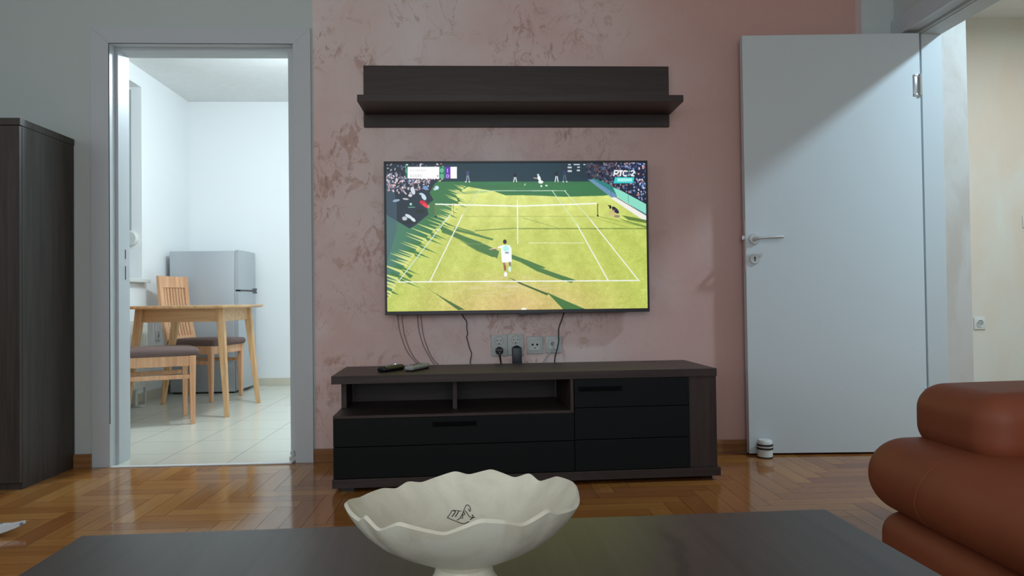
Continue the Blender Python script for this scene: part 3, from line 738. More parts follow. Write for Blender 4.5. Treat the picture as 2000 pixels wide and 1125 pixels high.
    # player
    ell(983,473.5,3.6,4.6,(38,34,34)); poly([(975,484),(978,480),(992,480),(996,487),(996,500),(994,514),(978,514),(976,500)], (240,250,248)); ell(985,487,6,6,(176,238,226),.9)
    ell(987,495,4.4,2,(150,128,150),.8); poly([(976,500),(996,500),(996,513),(987,514),(985,510),(983,514),(977,513)], (246,246,252))
    line((977,483),(970,485), 3.6, (248,248,250)); line((970,486),(957,487.5), 1.8, (232,214,190)); line((968,487),(954,489), 1.0, (170,120,90)); ell(955,488,2.8,1.5,(214,200,150),.6)
    line((981,514),(983,530), 4, (172,110,92)); ell(983,524,2,6,(146,84,68)); line((992,513),(993,521), 3.6, (128,110,124)); ell(992,527,2.6,6,(214,238,228)); ell(984,537,3.4,4.6,(248,248,250))
    # score board
    poly([(796,327),(857,327),(857,350),(796,350)], (250,253,250)); poly([(857,327),(868,327),(868,350),(857,350)], (30,130,90)); poly([(868,327),(878.5,327),(878.5,350),(868,350)], (96,44,170)); poly([(878.5,327),(891,327),(891,350),(878.5,350)], (250,248,252)); poly([(792,320),(796,320),(796,349),(792,349)], (26,104,84))
    poly([(793,322),(797,322),(797,324),(793,324)], (210,240,230)); line((793,330),(795,340), 1, (150,220,200))
    F = {'0':'01110 10001 10001 10001 10001 10001 01110','1':'00100 01100 00100 00100 00100 00100 01110','2':'01110 10001 00001 00110 01000 10000 11111','D':'11110 10001 10001 10001 10001 10001 11110','J':'00111 00010 00010 00010 00010 10010 01100','E':'11111 10000 10000 11110 10000 10000 11111','R':'11110 10001 10001 11110 10100 10010 10001','P':'11110 10001 10001 11110 10000 10000 10000','T':'11111 00100 00100 00100 00100 00100 00100','C':'01110 10001 10000 10000 10000 10001 01110','.':'00000 00100 00100 11111 00100 00100 00000'}
    def text(s, x, y, cw, ch, col, a=1, sh=0.0, gap=1.2):
        for c in s:
            if c in F:
                for r, row in enumerate(F[c].split()):
                    for k, bit in enumerate(row):
                        if bit == '1':
                            X0 = x+k*cw/5+sh*(7-r)/7; Y0 = y+r*ch/7
                            poly([(X0,Y0),(X0+cw/5*1.15,Y0),(X0+cw/5*1.15,Y0+ch/7*1.1),(X0,Y0+ch/7*1.1)], col, a)
            x += cw*gap
    text('0', 859.5, 331, 5, 6.5, (190,250,220)); text('0', 859.5, 342, 5, 6.5, (190,250,220)); text('1', 870.5, 331, 5, 6.5, (226,200,250)); text('0', 870.5, 342, 5, 6.5, (240,220,252))
    text('DJERE', 801, 342, 3.6, 5, (186,180,184), .75, gap=1.35); ell(854,345,1,1.8,(60,90,60))
    for x in (802,806,811,814,818,822,825,829): poly([(x,332),(x+1.6,332),(x+1.6,336),(x,336)], (200,190,196), .7)
    Wt = (248,250,250)
    def seg(*p):
        for a_, b_ in zip(p, p[1:]): line(a_, b_, 2.5, Wt)
    seg((1197.5,345.5),(1199.5,335),(1206,335),(1206.5,339),(1204,341),(1199,341))
    seg((1208,335.3),(1216,335.3)); seg((1212.5,335),(1210.5,345.5)); seg((1225,336.5),(1220,335.3),(1217,337),(1216,343),(1218,345),(1223.5,344.6))
    for p_ in ((1228.5,336.5),(1227.5,344)): ell(p_[0], p_[1], 1.3, 1.3, (120,226,220))
    line((1228,333),(1227,347), .9, (150,232,226), .7)
    seg((1231.5,337),(1234,335.2),(1238,335.4),(1238.5,338),(1232,345),(1238.5,345))
    poly([(1200,348),(1238,348),(1236,359),(1197,360)], (60,206,206)); poly([(1205,350),(1234,350),(1233,356),(1204,356)], (190,246,240), .8)
    ell(1019, 605, 5, 3, (250,250,226))
    # glare along the left edge of the panel
    a = img.reshape(H, SS, W, SS, 3).mean((1, 3)); a = np.clip(a, 0, 255)/255
    a = np.clip(a*1.02, 0, 1)
    return np.where(a <= .04045, a/12.92, ((a+.055)/1.055)**2.4), W, H
pic, PW, PH = paint()
def screen():
    x0, x1, z0, z1 = -.6115, .6125, .0165, .7075
    gx = np.linspace(x0, x1, PW); gz = np.linspace(z1, z0, PH)
    X, Z = np.meshgrid(gx, gz); co = np.stack([X, np.full_like(X, -.0805), Z], -1).reshape(-1, 3).astype(np.float32)
    idx = np.arange(PW*PH).reshape(PH, PW)
    f = np.stack([idx[:-1, :-1], idx[1:, :-1], idx[1:, 1:], idx[:-1, 1:]], -1).reshape(-1)
    nf = (PW-1)*(PH-1)
    me = bpy.data.meshes.new('screen'); me.vertices.add(PW*PH); me.vertices.foreach_set('co', co.reshape(-1))
    me.loops.add(nf*4); me.loops.foreach_set('vertex_index', f.astype(np.int32))
    me.polygons.add(nf); me.polygons.foreach_set('loop_start', np.arange(0, nf*4, 4, dtype=np.int32))
    try: me.polygons.foreach_set('loop_total', np.full(nf, 4, np.int32))
    except Exception: pass
    me.update(calc_edges=True); me.validate()
    at = me.attributes.new('picture', 'FLOAT_COLOR', 'POINT')
    at.data.foreach_set('color', np.concatenate([pic, np.ones((PH, PW, 1))], -1).astype(np.float32).reshape(-1))
    m = bpy.data.materials.new('lit_screen'); m.use_nodes = True; nt = m.node_tree; bs_ = nt.nodes['Principled BSDF']
    a = nt.nodes.new('ShaderNodeAttribute'); a.attribute_name = 'picture'
    nt.links.new(a.outputs['Color'], bs_.inputs['Emission Color']); bs_.inputs['Emission Strength'].default_value = .98
    bs_.inputs['Base Color'].default_value = (.004, .004, .004, 1); bs_.inputs['Roughness'].default_value = .3; bs_.inputs['Specular IOR Level'].default_value = .3
    me.materials.append(m)
    o = bpy.data.objects.new('screen', me); COL.objects.link(o); o.parent = tv
    o['label'] = 'glowing screen with a grass tennis court, players, crowd and score board'
screen()

# ------------------------------------------------------------------ wall shelf
sh = empty('wall_shelf', (0.205, D, 1.58), 0, 'long dark wooden wall shelf mounted above the television', 'shelf')
b = bmesh.new(); box(b, -.735, .734, -.020, 0, .004, .297, .001); link('back_board', b, M['dark_wood_x'], sh)
b = bmesh.new(); box(b, -.728, .737, -.25, -.0205, .062, .092, .001); link('shelf_board', b, M['dark_wood_x'], sh)

# ------------------------------------------------------------------ tv console
CA = .0381
cs = empty('tv_console', (-.579, 2.87, 0), CA, 'low dark wooden media console with anthracite drawers under the television', 'console')
L_, Dp, Hc = 1.573, .42, .46
b = bmesh.new(); box(b, -.003, 1.566, 0, Dp, .428, Hc, .001)
top = link('top_board', b, M['dark_wood_x'], cs)
b = bmesh.new(); box(b, 1.345, 1.415, .352, .362, Hc-.001, Hc+.0006); link('cable_slot', b, M['black_groove'], top)
b = bmesh.new(); box(b, 1.448, 1.564, .004, Dp-.002, .054, .428, .001); link('side_panel', b, M['dark_wood_z'], cs)
b = bmesh.new(); box(b, -.002, 1.575, -.004, Dp, .018, .053, .001); link('plinth', b, M['dark_wood_x'], cs)
b = bmesh.new()
b.free()
for (x, y) in ((.03,.03),(.75,.03),(1.50,.03),(.03,.36),(.75,.36),(1.50,.36)):
    b = bmesh.new(); box(b, x, x+.05, y, y+.05, 0, .018); link('foot', b, M['black_plastic'], cs)
b = bmesh.new(); box(b, .004, 1.447, .02, Dp-.003, .054, .290, .001); box(b, .97, 1.447, .02, Dp-.003, .290, .4275, .001); link('carcass', b, M['dark_wood_x'], cs)
b = bmesh.new(); box(b, .002, .952, .002, Dp-.003, .2905, .302, .001); link('niche_floor', b, M['dark_wood_x'], cs)
b = bmesh.new(); box(b, .004, .026, .215, Dp-.004, .3025, .4275, .001); link('niche_side', b, M['dark_wood_z'], cs)
b = bmesh.new(); box(b, .475, .494, .115, Dp-.012, .3025, .4275, .001); link('niche_divider', b, M['dark_wood_z'], cs)
b = bmesh.new(); box(b, .9525, .966, .003, Dp-.012, .2905, .4275, .001); link('niche_divider', b, M['dark_wood_z'], cs)
b = bmesh.new(); box(b, .027, .9515, Dp-.011, Dp-.004, .3025, .4275); link('niche_back', b, M['dark_wood_x'], cs)
def drawer(x0, x1, z0, z1, handle=None):
    q = bmesh.new(); box(q, x0, x1, 0, .019, z0, z1, .0015); dd = link('drawer', q, M['anthracite'], cs)
    if handle:
        q = bmesh.new(); hx0, hx1, hz = handle
        box(q, hx0, hx1, -.004, .0, hz-.009, hz+.009, .0015); box(q, hx0+.01, hx1-.01, -.0045, -.0038, hz-.006, hz+.002)
        link('handle', q, M['grip'], dd, label='flat black recessed grip')
drawer(.003, .966, .180, .2895, (.393, .569, .2605)); drawer(.003, .966, .055, .177)
drawer(.9685, 1.446, .312, .4265, (.985, 1.165, .3875)); drawer(.9685, 1.446, .182, .309); drawer(.9685, 1.446, .055, .179)

# remotes on the console
def on_console(x, y, z=Hc): 
    return (-.579+x*math.cos(CA)-y*math.sin(CA), 2.87+x*math.sin(CA)+y*math.cos(CA), z)
r = empty('remote_control', on_console(.217, .185), 1.02, 'black oval remote control on the left end of the console', 'remote control')
b = bmesh.new(); rbox(b, -.070, .070, -.023, .023, 0.0, .022, .012, (0,.003,.003)); link('body', b, M['black_plastic'], r, True, 60)
b = bmesh.new(); lathe(b, [(.001,.004),(.011,.004),(.012,0),(.012,-.001)], (.03,0,.0245), 24); link('navigation_ring', b, M['steel'], r, True)
b = bmesh.new()
for i in range(3):
    for j in range(3): lathe(b, [(.001,.0015),(.004,.0015),(.0045,-.002)], (-.045+i*.018, -.013+j*.013, .0240), 12)
link('buttons', b, M['light_grey_plastic'], r)
r = empty('remote_control', on_console(.327, .205), 1.2, 'light grey slim remote control right of the black one on the console', 'remote control')
b = bmesh.new(); rbox(b, -.085, .085, -.021, .021, 0.006, .022, .008, (0,.002,.003)); link('body', b, M['light_grey_plastic'], r, True, 60)
b = bmesh.new(); rbox(b, -.080, .080, -.018, .018, 0.0, .008, .004); link('base_shell', b, M['black_plastic'], r, True, 60)
b = bmesh.new()
for i in range(5):
    for j in range(3): lathe(b, [(.001,.0012),(.003,.0012),(.0034,-.002)], (-.05+i*.018, -.010+j*.010, .0245), 10)
link('buttons', b, M['navy_plastic'], r)

# ------------------------------------------------------------------ wall sockets under the television
SG = 'wall sockets in the row under the television'
def plate(e, w_, h_, name='plate'):
    b = bmesh.new(); box(b, -w_/2, w_/2, -.008, 0, -h_/2, h_/2, .003, seg=3); return link(name, b, M['socket_plastic'], e, True, 40)
def schuko(pl, z):
    b = bmesh.new(); lathe(b, [(.0195,-.0095),(.0215,-.0095),(.0215,-.004)], (0,0,z), 36, 'Y', close=False)
    lathe(b, [(.001,-.0084),(.0193,-.0084),(.0195,-.0095)], (0,0,z), 36, 'Y', close=False); f = link('socket_face', b, M['socket_inner'], pl, True)
    b = bmesh.new(); lathe(b, [(.001,-.0088),(.0026,-.0088),(.0026,-.006)], (-.0095,0,z), 12, 'Y'); lathe(b, [(.001,-.0088),(.0026,-.0088),(.0026,-.006)], (.0095,0,z), 12, 'Y')
    box(b, -.002, .002, -.0092, -.007, z-.019, z-.011); link('pin_holes', b, M['black_groove'], pl)
    b = bmesh.new(); lathe(b, [(.0196,-.0088),(.0206,-.0100),(.0214,-.0088)], (0,0,z), 36, 'Y', close=False); link('ring', b, M['black_groove'], pl)
def socket(x, z, w_, h_, lab):
    e = empty('wall_socket', (x, D, z), 0, lab, 'socket', SG); return e, plate(e, w_, h_)
e, p = socket(.101, .536, .080, .102, 'double socket with the black plug, leftmost of the row under the television'); schuko(p, .024); schuko(p, -.024)
e, p = socket(.180, .539, .078, .102, 'double socket with the dark adapter block, second from left under the television'); schuko(p, .024); schuko(p, -.024)
e, p = socket(.272, .535, .078, .084, 'square antenna socket with two round dark holes under the television')
b = bmesh.new(); box(b, -.026, .026, -.0105, -.007, -.026, .026, .002); link('insert', b, M['socket_inner'], p)
b = bmesh.new()
for (x, z, rr) in ((-.011,.003,.0052),(.011,.003,.0052),(0,-.013,.003)): lathe(b, [(.001,-.0112),(rr,-.0112),(rr,-.009)], (x,0,z), 16, 'Y')
link('jack_holes', b, M['black_groove'], p)
e, p = socket(.361, .537, .080, .083, 'square data socket with a white cable, rightmost of the row under the television')
b = bmesh.new(); box(b, -.024, .024, -.0105, -.007, -.024, .024, .002); link('insert', b, M['socket_inner'], p)
b = bmesh.new(); lathe(b, [(.005,-.012),(.008,-.012),(.008,-.008),(.005,-.008)], (-.004,0,.004), 20, 'Y', close=False); link('jack_ring', b, M['black_groove'], p)
e = empty('data_cable', (.357, D-.012, .541), 0, 'thin white cable plugged into the rightmost square socket', 'cable')
b = bmesh.new(); tube(b, [(0,.002,0),(.004,-.012,-.004),(.002,-.014,-.02),(-.02,-.010,-.05),(-.045,-.004,-.085),(-.06,.002,-.14),(-.065,.002,-.2)], .0028, 10); link('cord', b, M['socket_plastic'], e, True)
e = empty('power_plug', (.101, D-.012, .512), 0, 'black power plug and cord in the leftmost socket', 'plug')
b = bmesh.new(); lathe(b, [(.001,-.022),(.012,-.022),(.018,-.014),(.018,0),(.001,0)], (0,0,0), 28, 'Y'); rbox(b, -.017, .017, -.026, -.010, -.006, .012, .004, n=3, m=3); link('plug_body', b, M['black_plastic'], e, True)
b = bmesh.new(); tube(b, [(0,-.020,-.004),(.001,-.022,-.02),(.004,-.018,-.04),(.008,-.010,-.07),(.010,-.006,-.12),(.01,-.006,-.2)], .0035, 10, radii=[.006,.0045,.0035,.0035,.0035]); link('cord', b, M['black_plastic'], e, True)
e = empty('power_adapter', (.184, D-.0105, .515), 0, 'dark upright power adapter block in the second socket from left', 'power adapter')
b = bmesh.new(); box(b, -.0225, .0225, -.034, 0, -.075, .012, .003, seg=3); hexa(b, [(-.020,-.03,.012),(.020,-.03,.012),(.020,-.002,.012),(-.020,-.002,.012),(-.006,-.02,.021),(.006,-.02,.021),(.006,-.004,.021),(-.006,-.004,.021)], .001); link('block', b, M['navy_plastic'], e, True, 40)
b = bmesh.new(); tube(b, [(0,-.015,-.075),(0,-.012,-.10),(.004,-.010,-.16)], .003, 8); link('cord', b, M['black_plastic'], e, True)

# cables hanging from the television
def cable(name, pts, r, m, lab, grp=None, cat='cable'):
    o = pts[0]; b = bmesh.new(); tube(b, [tuple(Vector(p)-Vector(o)) for p in pts], r, 8, 6)
    q = link(name, b, m, None, True, 60, loc=o); put(q, lab, cat, grp); return q
yc = D-.006
cable('hanging_cable', [(-.09,yc,.74),(-.072,yc-.004,.682),(-.054,yc,.653),(-.053,yc,.620),(-.050,yc-.003,.595),(-.054,yc,.578),(-.047,yc,.550),(-.041,yc,.526),(-.032,yc,.503),(-.033,yc,.49),(-.038,yc,.458),(-.04,yc,.38)], .0022, M['black_plastic'], 'thin kinked black cable hanging left of the sockets')
cable('hanging_cable', [(.43,yc,.74),(.414,yc-.010,.691),(.402,yc-.012,.655),(.388,yc-.012,.617),(.386,yc-.013,.58),(.386,yc-.014,.556),(.379,yc-.013,.52),(.371,yc-.012,.490),(.366,yc-.006,.461),(.36,yc,.38)], .0028, M['black_plastic'], 'black cable hanging across the rightmost square socket')
PG = 'wall-coloured cables curving down left of the black cable'
PL = ['outermost left of the four pinkish-grey cables curving down the wall', 'second from left of the four pinkish-grey cables on the wall', 'third from left of the four pinkish-grey cables on the wall', 'rightmost of the four pinkish-grey cables curving down the wall']
for k, a in enumerate(([(-.384,.74),(-.382,.687),(-.375,.628),(-.359,.567),(-.333,.506),(-.292,.457),(-.24,.40)],
          [(-.361,.74),(-.359,.665),(-.352,.604),(-.334,.543),(-.313,.497),(-.279,.457),(-.205,.40)],
          [(-.290,.74),(-.287,.676),(-.281,.615),(-.262,.545),(-.240,.500),(-.214,.457),(-.17,.40)],
          [(-.272,.74),(-.270,.675),(-.262,.602),(-.243,.534),(-.222,.487),(-.199,.457),(-.135,.40)])):
    cable('hanging_cable', [(x, D-.003, z) for x, z in a], .0021, M['cable_pink'], PL[k], PG)

# ------------------------------------------------------------------ door stop
ds = empty('door_stop', (1.340, 3.318, 0), 0, 'small white cylindrical door stop with black rubber rings before the door', 'door stop')
b = bmesh.new(); lathe(b, [(.001,.083),(.028,.083),(.031,.080),(.0345,.072),(.0345,.004),(.001,.004)], n=40); link('body', b, M['white_plastic'], ds, True, 50)
b = bmesh.new()
lathe(b, [(.0335,.0645),(.0368,.0635),(.0368,.0560),(.0335,.055)], n=40, close=False); link('rubber_ring', b, M['rubber'], ds, True)
b = bmesh.new(); lathe(b, [(.0335,.0485),(.0368,.0475),(.0368,.040),(.0335,.039)], n=40, close=False); link('rubber_ring', b, M['rubber'], ds, True)
b = bmesh.new(); lathe(b, [(.001,.006),(.0355,.006),(.0355,0),(.001,0)], n=40); link('rubber_foot', b, M['rubber'], ds, True)

# ------------------------------------------------------------------ tall cabinet
tc_ = empty('tall_cabinet', (-2.38, 3.037, 0), 0, 'tall dark wooden cabinet against the wall left of the kitchen doorway', 'cabinet')
b = bmesh.new(); box(b, 0, .502, .018, .398, 0.0, 1.5, .001); link('body', b, M['cabinet_wood'], tc_)
b = bmesh.new(); box(b, -.001, .504, 0, .400, 1.5005, 1.53, .001); link('top_board', b, M['cabinet_wood'], tc_)
b = bmesh.new(); box(b, .001, .2495, 0, .0175, .03, 1.498, .001); dr = link('door', b, M['cabinet_wood'], tc_)
b = bmesh.new(); box(b, .23, .238, -.02, 0, .8, 1.0, .002); link('handle', b, M['steel'], dr)
b = bmesh.new(); box(b, .2515, .501, 0, .0175, .03, 1.498, .001); dr = link('door', b, M['cabinet_wood'], tc_)
b = bmesh.new(); box(b, .263, .271, -.02, 0, .8, 1.0, .002); link('handle', b, M['steel'], dr)

def scar(m):
    nt = m.node_tree; b = nt.nodes['Principled BSDF']; N = nt.nodes.new; L = nt.links.new
    src = b.inputs['Base Color'].links[0].from_socket
    tc = N('ShaderNodeTexCoord'); sp = N('ShaderNodeSeparateXYZ'); L(tc.outputs['Object'], sp.inputs[0])
    n = N('ShaderNodeTexNoise'); n.inputs['Scale'].default_value = 7; n.inputs['Detail'].default_value = 6; L(tc.outputs['Object'], n.inputs['Vector'])
    def ma(op, a, c, d=None):
        x = N('ShaderNodeMath'); x.operation = op
        for k, v in enumerate((a, c, d)):
            if v is None: continue
            if isinstance(v, (int, float)): x.inputs[k].default_value = v
            else: L(v, x.inputs[k])
        return x.outputs[0]
    cx = ma('MULTIPLY_ADD', n.outputs['Fac'], .10, .175)          # wandering line along the grain
    cx2 = ma('MULTIPLY_ADD', sp.outputs[1], .10, cx)
    d = ma('ABSOLUTE', ma('SUBTRACT', sp.outputs[0], cx2), 0)
    r = N('ShaderNodeMapRange'); r.interpolation_type = 'SMOOTHSTEP'; r.inputs[1].default_value = .003; r.inputs[2].default_value = .016
    r.inputs[3].default_value = .75; r.inputs[4].default_value = 0; L(d, r.inputs[0])
    r2 = N('ShaderNodeMapRange'); r2.inputs[1].default_value = .12; r2.inputs[2].default_value = .3; L(sp.outputs[1], r2.inputs[0])
    r3 = N('ShaderNodeMapRange'); r3.inputs[1].default_value = .47; r3.inputs[2].default_value = .40; L(sp.outputs[1], r3.inputs[0])
    f = ma('MULTIPLY', ma('MULTIPLY', r.outputs[0], r2.outputs[0]), r3.outputs[0])
    mx = N('ShaderNodeMix'); mx.data_type = 'RGBA'; L(f, mx.inputs[0]); L(src, mx.inputs[6]); mx.inputs[7].default_value = (.014, .010, .012, 1)
    L(mx.outputs[2], b.inputs['Base Color'])
scar(M['table_wood'])
# ------------------------------------------------------------------ coffee table and bowl
TZ = .43
ct = empty('coffee_table', (-.004, .562, 0), .0276, 'low dark wood-grain coffee table in the foreground', 'coffee table')
b = bmesh.new(); box(b, -.5436, .5436, -.30, .497, TZ-.035, TZ, .0015); link('tabletop', b, M['table_wood'], ct)
for (x, y) in ((-.5,-.26),(.44,-.26),(-.5,.39),(.44,.39)):
    b = bmesh.new(); box(b, x, x+.06, y, y+.06, 0, TZ-.0355, .002); link('leg', b, M['dark_wood_z'], ct)
b = bmesh.new(); box(b, -.43, .43, -.24, .43, .12, .138, .001); link('lower_shelf', b, M['dark_wood_x'], ct)

BX, BYY = -.018, .785
bw = empty('pedestal_bowl', (BX, BYY, TZ), 0, 'cream ceramic footed bowl with a wavy scalloped rim on the coffee table', 'bowl')
def bowl():
    bm = bmesh.new(); n = 264; RR = .125; HB = .107; NL = 11
    keys = [(0,3),(8,13),(30,10),(43.6,-6),(50.8,6),(60.5,-6),(74.8,6),(88,-5),(95.5,2),(115.5,-14),(124,-8.6),(131.5,-18),(141,-12),(162,-14),(180,-5),(193,0),(217,-8),(220,4),(230,-14),(241.5,2.6),(252,-2.6),(263,-8),(278.4,11),(288.7,6.4),(298,-2.4),(312.7,12.8),(317.4,4.3),(340,-3),(352,-1),(360,3)]
    ka = np.array([k[0] for k in keys]); kz = np.array([(k[1]+1.5-3.0*math.cos(math.radians(k[0])))/1783 for k in keys])
    fa = np.arange(0, 360, .5); fz = np.interp(fa, ka, kz)
    for _ in range(2): fz = sum(np.roll(fz, q_) for q_ in range(-3, 4))/7
    def wave(a): return float(np.interp(math.degrees(a) % 360, fa, fz, period=360))*1.2
    outer = [(.0,.0),(.058,.0),(.060,.004),(.055,.010),(.040,.018),(.033,.028),(.030,.038),(.034,.044),(.052,.0495),(.074,.059),(.093,.070),(.108,.083),(.118,.095),(.1235,.103),(.1265,.109)]
    inner = [(.1235,.1115),(.119,.106),(.112,.098),(.101,.087),(.085,.075),(.066,.065),(.044,.0575),(.02,.0545),(.0,.054)]
    prof = outer+inner; rings = []
    for (r_, z) in prof:
        t = max(0, (z-.055)/(.11-.055)) if r_ > .05 else 0
        t = t**2.0
        if r_ == 0: rings.append([bm.verts.new((0,0,z))]); continue
        ring = []
        for i in range(n):
            a = 2*PI*i/n; wv = wave(a)
            rr = r_*(1+.9*wv*t); zz = z+wv*t
            ring.append(bm.verts.new((rr*math.cos(a), rr*math.sin(a)*(.87+.13*(1-min(1, r_/.06))), zz)))
        rings.append(ring)
    for a, c in zip(rings, rings[1:]):
        for i in range(n):
            if len(a) == 1: bm.faces.new((a[0], c[(i+1)%n], c[i]))
            elif len(c) == 1: bm.faces.new((a[i], a[(i+1)%n], c[0]))
            else: bm.faces.new((a[i], a[(i+1)%n], c[(i+1)%n], c[i]))
    return bm
bo = link('bowl_body', bowl(), M['ceramic'], bw, True, 80)
# small ink drawing inside the bowl
b = bmesh.new()
def inner_z(x, y):
    r_ = math.hypot(x, y/.87); return float(np.interp(r_, [0,.02,.044,.066,.085,.101,.112,.119], [.054,.0545,.0575,.065,.075,.087,.098,.106]))
def ink(pts, r_=.00042):      # drawn in a 0..100 grid laid on the inside of the bowl
    P = [(-.031+p*.00062, .046+(100-q_)*.00050) for p, q_ in pts]
    tube(b, [(x, y, inner_z(x, y)+.0004) for x, y in P], r_, 6, 5)
ink([(17,66),(34,74),(48,80),(58,74)]); ink([(17,66),(22,56),(27,46),(43,47)]); ink([(27,46),(32,49),(28,58),(26,62)], .0006); ink([(38,47),(36,53),(32,62)], .0006)
ink([(35,71),(41,65),(46,52),(49,42),(53,34),(58,36),(61,44),(59,48),(57,42)]); ink([(42,62),(45,57),(46,64),(43,66)]); ink([(46,48),(50,54),(48,57),(45,54)]); ink([(50,46),(54,52),(59,62),(70,66)]); ink([(60,70),(66,64),(64,58)], .0006)
link('ink_mark', b, M['ink'], bo, label='small dark handwritten mark in the bottom of the bowl')

# ------------------------------------------------------------------ sofa
so = empty('sofa', (1.45, .6, 0), 0, 'cognac brown leather sofa with thick rounded cushions on the right', 'sofa')
b = bmesh.new(); rbox(b, -.532, .58, -1.2, 1.04, .045, .262, .05, (.010,.01,0), m=24); link('base', b, M['leather'], so, True, 70)
b = bmesh.new(); rbox(b, -.548, .42, -.28, 1.085, .258, .424, .082, (.012,.01,.012), m=26, n=8); link('seat_cushion', b, M['leather'], so, True, 70)
b = bmesh.new(); rbox(b, -.548, .42, -1.2, -.285, .258, .424, .082, (.012,.01,.012), m=16, n=8); link('seat_cushion', b, M['leather'], so, True, 70)
b = bmesh.new(); rbox(b, -.440, .56, .775, 1.045, .402, .549, .055, (.008,.012,.009), m=18, n=8); link('armrest_cushion', b, M['leather'], so, True, 70)
b = bmesh.new(); rbox(b, .36, .58, -1.2, .78, .40, .82, .07, (.02,.01,.01), m=18); link('backrest', b, M['leather'], so, True, 70)
def seam(y):
    q = bmesh.new(); pts = []
    for t in np.linspace(-.9, 2.6, 26):
        hx, hz, r_ = .484, .083, .082
        pass
    cx, cz = -.064, .341
    path = []
    for k in range(0, 15):
        a = PI/2+PI*k/14
        path.append((-.548+.082+.0845*math.cos(a)-.012*max(0, -math.cos(a))*1, y+.012*math.sin(a*2), .341+.0835*math.sin(a)))
    path = [(-.1, y-.01, .431), (-.3, y-.005, .4315)]+path
    tube(q, path, .0006, 6, 3); return q
so_ = link('seam', seam(.83), M['stitch'], so, True)
b = bmesh.new(); tube(b, [(-.30,.768,.44),(-.298,.7605,.465),(-.297,.7605,.49),(-.299,.768,.52)], .0007, 6, 4); tube(b, [(-.288,.768,.44),(-.286,.7605,.465),(-.285,.7605,.49),(-.287,.768,.52)], .0007, 6, 4); link('seam', b, M['stitch'], so, True)
for (x, y) in ((-.45,-1.1),(.48,-1.1),(-.45,.9),(.48,.9)):
    b = bmesh.new(); lathe(b, [(.001,0),(.02,0),(.024,.05),(.001,.05)], (x,y,0), 20); link('foot', b, M['black_plastic'], so, True)

# ------------------------------------------------------------------ patterned cloth on the floor, far left
def cloth():
    bm = bmesh.new(); n, m_ = 26, 16; V = {}
    P0 = Vector((-1.512, 2.475)); A = Vector((-.62, -.04)); B = Vector((-.40, -.36))
    for i in range(n+1):
        for j in range(m_+1):
            s = i/n; t = j/m_; p = P0+A*s*(1-t*.0)+(B-A*.0)*0
            e0 = P0+Vector((-.60, -.02-.04*math.sin(s*3)))*s; e1 = P0+Vector((-.46, -.33))*s+Vector((0, -.01*math.sin(s*PI)))
            q = e0.lerp(e1, t)
            z = .004+.03*math.exp(-s*9)*1+.055*math.sin(t*PI)*min(1, s*3.0)*(.8+.2*math.sin(7*s))+.022*(1-t)*s+.004*math.sin(9*s+4*t)
            V[i, j] = bm.verts.new((q.x+1.512, q.y-2.475, z))
    for i in range(n):
        for j in range(m_): bm.faces.new((V[i,j], V[i+1,j], V[i+1,j+1], V[i,j+1]))
    bmesh.ops.remove_doubles(bm, verts=bm.verts, dist=1e-5)
    bmesh.ops.recalc_face_normals(bm, faces=bm.faces)
    r = bmesh.ops.solidify(bm, geom=list(bm.faces), thickness=.003)
    return bm
mcl = bpy.data.materials.new('blue_dotted_cloth'); mcl.use_nodes = True; nt = mcl.node_tree; pb = nt.nodes['Principled BSDF']
tcn = nt.nodes.new('ShaderNodeTexCoord'); vo = nt.nodes.new('ShaderNodeTexVoronoi'); vo.inputs['Scale'].default_value = 48
nt.links.new(tcn.outputs['Object'], vo.inputs['Vector']); crr = nt.nodes.new('ShaderNodeValToRGB')
crr.color_ramp.elements[0].position = .28; crr.color_ramp.elements[0].color = (.16, .24, .32, 1); crr.color_ramp.elements[1].position = .36; crr.color_ramp.elements[1].color = (.60, .62, .64, 1)
nt.links.new(vo.outputs['Distance'], crr.inputs[0]); nt.links.new(crr.outputs[0], pb.inputs['Base Color']); pb.inputs['Roughness'].default_value = .9
o = link('cloth', cloth(), mcl, None, True, 60, loc=(-1.512, 2.475, 0)); put(o, 'white cloth with blue-grey pattern lying on the parquet at far left', 'cloth')

# ------------------------------------------------------------------ kitchen furniture
# refrigerator (front faces right)
fr = empty('refrigerator', (-2.57, 6.12, 0), 0, 'silver-grey two-door refrigerator in the kitchen corner', 'refrigerator')
b = bmesh.new(); box(b, 0, .532, 0, .46, .014, 1.195, .006, seg=3); link('body', b, M['fridge'], fr, True, 40)
b = bmesh.new(); box(b, .533, .541, .008, .452, .05, 1.19, .002); link('gasket', b, M['gasket'], fr)
def fdoor(z0, z1):
    q = bmesh.new(); n = 14; pr = []
    for k in range(n+1):
        y = .46*k/n; pr.append((.566+.020*math.sin(PI*(k/n))**.6, y))
    A = [(.5415, 0)]+pr+[(.5415, .46)]
    lo = [q.verts.new((x, y, z0)) for x, y in A]; hi = [q.verts.new((x, y, z1)) for x, y in A]
    q.faces.new(lo); q.faces.new(hi)
    for i in range(len(A)): q.faces.new((lo[i], lo[(i+1)%len(A)], hi[(i+1)%len(A)], hi[i]))
    return link('door', q, M['fridge'], fr, True, 30)
u_ = fdoor(.868, 1.2); l_ = fdoor(.03, .852)
b = bmesh.new(); box(b, .545, .584, .30, .45, .868, .884, .003); box(b, .5405, .580, .004, .45, .853, .867, .001); link('handle', b, M['black_plastic'], u_, label='dark recessed grip between the two doors')
b = bmesh.new(); box(b, .545, .584, .30, .45, .838, .852, .003); link('handle', b, M['black_plastic'], l_)
b = bmesh.new(); box(b, .02, .52, .015, .45, 0.0, .0135); link('plinth', b, M['black_plastic'], fr)

